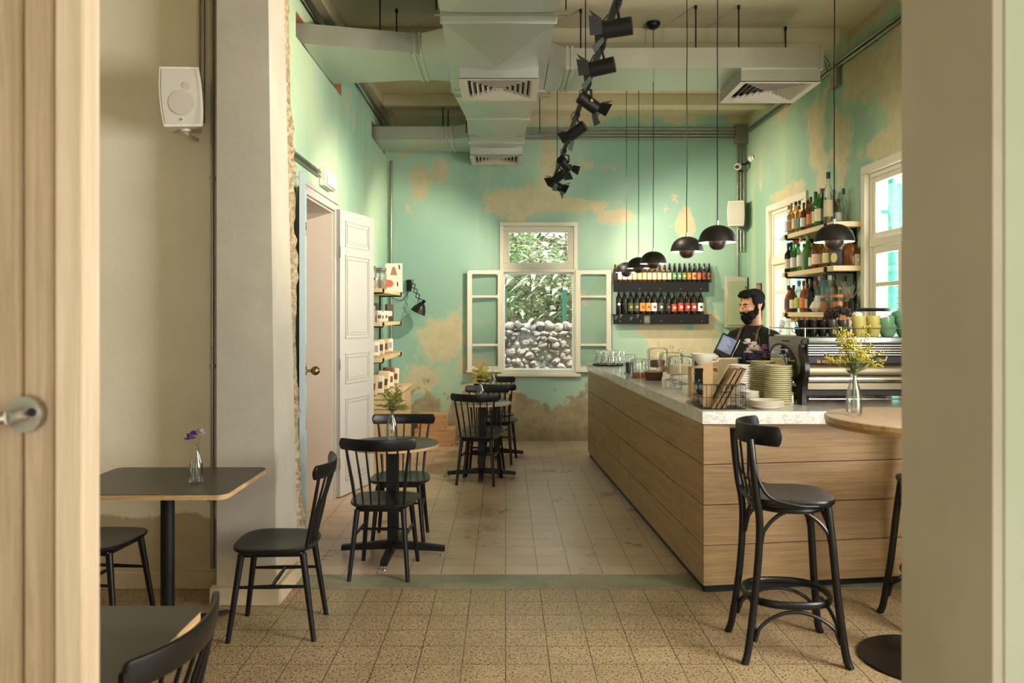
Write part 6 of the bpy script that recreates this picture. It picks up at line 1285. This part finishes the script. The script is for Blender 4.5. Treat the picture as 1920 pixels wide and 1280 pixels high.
h = MB(); he(h, 0, .034, .158, (.084, .094, .080), 28, 16); he(h, 0, -.030, .200, (.074, .068, .036), 24, 12); he(h, .025, -.066, .188, (.045, .03, .024)); he(h, -.03, -.062, .19, (.04, .03, .022)); he(h, 0, .075, .105, (.062, .045, .07))
for s in (-1, 1): he(h, s*.069, .012, .145, (.017, .055, .052)); he(h, s*.074, -.006, .10, (.006, .012, .03))
r = random.Random(2)
for i in range(46):
    a = r.uniform(0, 6.28); q = r.uniform(.0, 1.0); he(h, .07*q*math.cos(a), .01+.08*q*math.sin(a), .222-.03*q*q+r.uniform(-.004, .006), (.012, .016, .009), 8, 6)
fused('hair', h, M['hair'], P_, .005, 1)
bd = MB(); he(bd, 0, -.062, .010, (.046, .046, .048), 24, 14); he(bd, 0, -.050, -.022, (.036, .040, .034), 20, 12)
for s in (-1, 1): he(bd, s*.042, -.036, .030, (.024, .045, .044)); he(bd, s*.064, -.004, .058, (.012, .024, .042)); bd.tube([hp(0, -.104, .052), hp(s*.018, -.100, .050), hp(s*.034, -.084, .038)], [.009, .0095, .007], 10)
fused('beard', bd, M['hair'], P_, .005, 2)
lip = MB(); he(lip, 0, -.1065, .036, (.017, .006, .0045)); part('lips', lip, plain('lips', (150, 92, 80), .5), P_)
for s in (-1, 1):
    e = MB(); he(e, s*.030, -.0735, .098, (.0115, .009, .0065), 16, 10); eo = part('eye', e, M['eye'], P_); i_ = MB(); he(i_, s*.030-.003, -.0825, .098, (.0055, .003, .006), 12, 8); link('iris', i_.data('iris', M['hair']), eo)
    k = MB().tube([hp(s*.012, -.090, .116), hp(s*.030, -.090, .122), hp(s*.052, -.074, .117)], [.0042, .005, .003], 8); part('eyebrow', k, M['hair'], P_)
    k = MB(); he(k, s*.030, -.078, .1055, (.016, .009, .004), 14, 8); part('eyelid', k, M['skin'], P_)
sh = MB(); sh.ell((0, .01, 1.33), (.178, .112, .165), n=28, m=16); sh.ell((0, .01, 1.12), (.165, .112, .22), n=28, m=16); sh.ell((0, .01, .98), (.172, .12, .12), n=28, m=16); capsule(sh, (-.155, .012, 1.418), (-.05, .015, 1.462), .060, .052); capsule(sh, (.155, .012, 1.418), (.05, .015, 1.462), .060, .052)
capsule(sh, (.172, .01, 1.412), (.222, .026, 1.225), .062, .060); capsule(sh, (-.172, .01, 1.412), (-.222, .010, 1.225), .062, .060); sh.cyl((0, .024, 1.44), (0, .018, 1.515), .085, .070, 24)
fused('t_shirt', sh, M['shirt'], P_, .0075, 4)
tr = MB(); tr.ell((0, .015, .93), (.172, .122, .12), n=24, m=14)
for s in (-1, 1): capsule(tr, (s*.09, .02, .88), (s*.10, 0, .5), .098, .070); capsule(tr, (s*.10, 0, .5), (s*.11, .03, .11), .070, .055)
fused('trousers', tr, M['trouser'], P_, .01, 3)
for s in (-1, 1): k = MB(); capsule(k, (s*.11, .04, .045), (s*.12, -.13, .04), .045, .04); k.box(s*.115-.045, s*.115+.045, -.17, .08, 0, .02, bev=.008); fused('shoe', k, M['shoe'], P_, .01, 2)
ap = MB(); vs = []; zs_ = [1.36, 1.30, 1.20, 1.11, 1.05, .9, .7, .5]; ws = [.095, .105, .125, .155, .165, .17, .175, .18]; nn = 14
for off in (0, .006):
    for z, w2 in zip(zs_, ws):
        for i in range(nn+1):
            x = w2*(-1+2*i/nn); rx, ry = .192, .132; y = .01-ry*math.sqrt(max(.0, 1-(x/rx)**2))-.003-off; vs.append((x, y, z))
R_ = len(zs_); k0 = R_*(nn+1)
fs = [(i*(nn+1)+j, (i+1)*(nn+1)+j, (i+1)*(nn+1)+j+1, i*(nn+1)+j+1) for i in range(R_-1) for j in range(nn)]; fs += [tuple(k0+q for q in reversed(f)) for f in fs]
per = [j for j in range(nn+1)]+[i*(nn+1)+nn for i in range(1, R_)]+[(R_-1)*(nn+1)+j for j in range(nn-1, -1, -1)]+[i*(nn+1) for i in range(R_-2, 0, -1)]
fs += [(per[i], per[(i+1) % len(per)], k0+per[(i+1) % len(per)], k0+per[i]) for i in range(len(per))]
apo = part('apron', ap.add(vs, fs), M['apron'], P_, 'dark bib apron', ang=60)
for s in (-1, 1):
    k = MB().tube([(s*.085, -.118, 1.345), (s*.083, -.116, 1.40), (s*.078, -.070, 1.478), (s*.070, .0, 1.516), (s*.05, .065, 1.51), (0, .09, 1.50)], .0085, 8, flat=(1.25, .35)); so = part('neck_strap', k, M['strap'], P_, 'brown leather apron strap')
    link('buckle', MB().box(s*.085-.012, s*.085+.012, -.128, -.119, 1.345, 1.368, bev=.002).data('buckle', M['steel']), so)
link('pocket', MB().box(-.05, .055, -.1385, -.132, 1.19, 1.29, bev=.002).data('pocket', M['apron']), apo); link('pen', MB().cyl((-.005, -.143, 1.21), (-.005, -.143, 1.315), .0045).data('pen', pm((50, 70, 160))), apo); link('woven_tag', MB().box(.01, .042, -.1405, -.1387, 1.215, 1.228).data('woven_tag', pm((200, 200, 196))), apo)

# second person, bent behind the espresso machine
Q = thing('person', 'person with curly brown hair bent down behind the espresso machine', 'person', (2.40, 5.92, 0), D2R(4))
b = MB(); C = Vector((-.02, -.20, 1.525))
b.ell(C, (.072, .09, .098), Matrix.Rotation(D2R(24), 4, 'X'), 24, 16); b.ell(C+Vector((0, -.045, -.045)), (.056, .06, .07), Matrix.Rotation(D2R(24), 4, 'X'), 20, 12); b.ell(C+Vector((0, -.108, -.045)), (.012, .018, .016)); b.ell(C+Vector((0, -.07, -.105)), (.036, .035, .025))
for s in (-1, 1): b.ell(C+Vector((s*.073, .01, -.03)), (.008, .018, .028))
capsule(b, (0, -.06, 1.36), C+Vector((0, .02, -.04)), .055, .05); capsule(b, (-.14, -.05, 1.33), (.14, -.05, 1.33), .05, .05); b.ell((0, .0, 1.18), (.14, .09, .17)); b.ell((0, .05, .98), (.14, .1, .15))
E1, W1 = (-.24, -.16, 1.12), (-.20, -.40, 1.12); E2, W2 = (.22, -.16, 1.12), (.12, -.40, 1.12)
capsule(b, (-.17, -.05, 1.33), E1, .045, .036); capsule(b, E1, W1, .036, .026); capsule(b, (.17, -.05, 1.33), E2, .045, .036); capsule(b, E2, W2, .036, .026)
hand(b, W1, (-.19, -.475, 1.088), (.1, -1, -.1), (1, .1, 0), s=.95); hand(b, W2, (.09, -.475, 1.088), (-.15, -1, -.1), (-1, .15, 0), s=.95)
for s in (-1, 1): capsule(b, (s*.09, .06, .9), (s*.10, .02, .5), .08, .055); capsule(b, (s*.10, .02, .5), (s*.11, .06, .1), .054, .038); capsule(b, (s*.11, .06, .06), (s*.12, -.09, .04), .035, .03)
fused('body', b, M['skin'], Q, .0065, 3)
h = MB(); r = random.Random(77); h.ell(C+Vector((0, .025, .03)), (.082, .092, .085), n=24, m=14)
for i in range(230):
    d = Vector((r.gauss(0, 1), r.gauss(0, 1), r.gauss(.35, 1))).normalized()
    if d.z < -.5 or (d.y < -.55 and d.z < .25): continue
    p = C+Vector((0, .022, .032))+Vector((d.x*.092, d.y*.100, d.z*.092)); ax = Vector((r.uniform(-1, 1), r.uniform(-1, 1), r.uniform(-1, 1))).normalized(); u = ax.orthogonal().normalized(); v = ax.cross(u); k = r.uniform(.010, .017)
    h.tube([p+(u*math.cos(a*.9)+v*math.sin(a*.9))*k+ax*a*.0035 for a in range(8)], [.002, .0035, .004, .004, .004, .004, .003, .002], 5)
part('hair', h, M['curl'], Q, 'mop of brown curls', ang=180)
sh = MB(); capsule(sh, (-.15, -.05, 1.33), (.15, -.05, 1.33), .062, .062); sh.ell((0, .0, 1.18), (.16, .11, .18), n=24, m=14); sh.ell((0, .05, .98), (.16, .12, .16), n=24, m=14); capsule(sh, (-.17, -.05, 1.325), (-.225, -.13, 1.17), .06, .055); capsule(sh, (.17, -.05, 1.325), (.21, -.13, 1.17), .06, .055)
fused('t_shirt', sh, M['shirt'], Q, .009, 4)
tr = MB(); tr.ell((0, .055, .93), (.165, .12, .12), n=24, m=14)
for s in (-1, 1): capsule(tr, (s*.09, .06, .88), (s*.10, .02, .5), .095, .068); capsule(tr, (s*.10, .02, .5), (s*.11, .06, .11), .068, .055)
fused('trousers', tr, M['trouser'], Q, .011, 3)
for s in (-1, 1): k = MB(); capsule(k, (s*.11, .07, .045), (s*.12, -.10, .04), .045, .04); k.box(s*.115-.045, s*.115+.045, -.14, .11, 0, .02, bev=.008); fused('shoe', k, M['shoe'], Q, .01, 2)
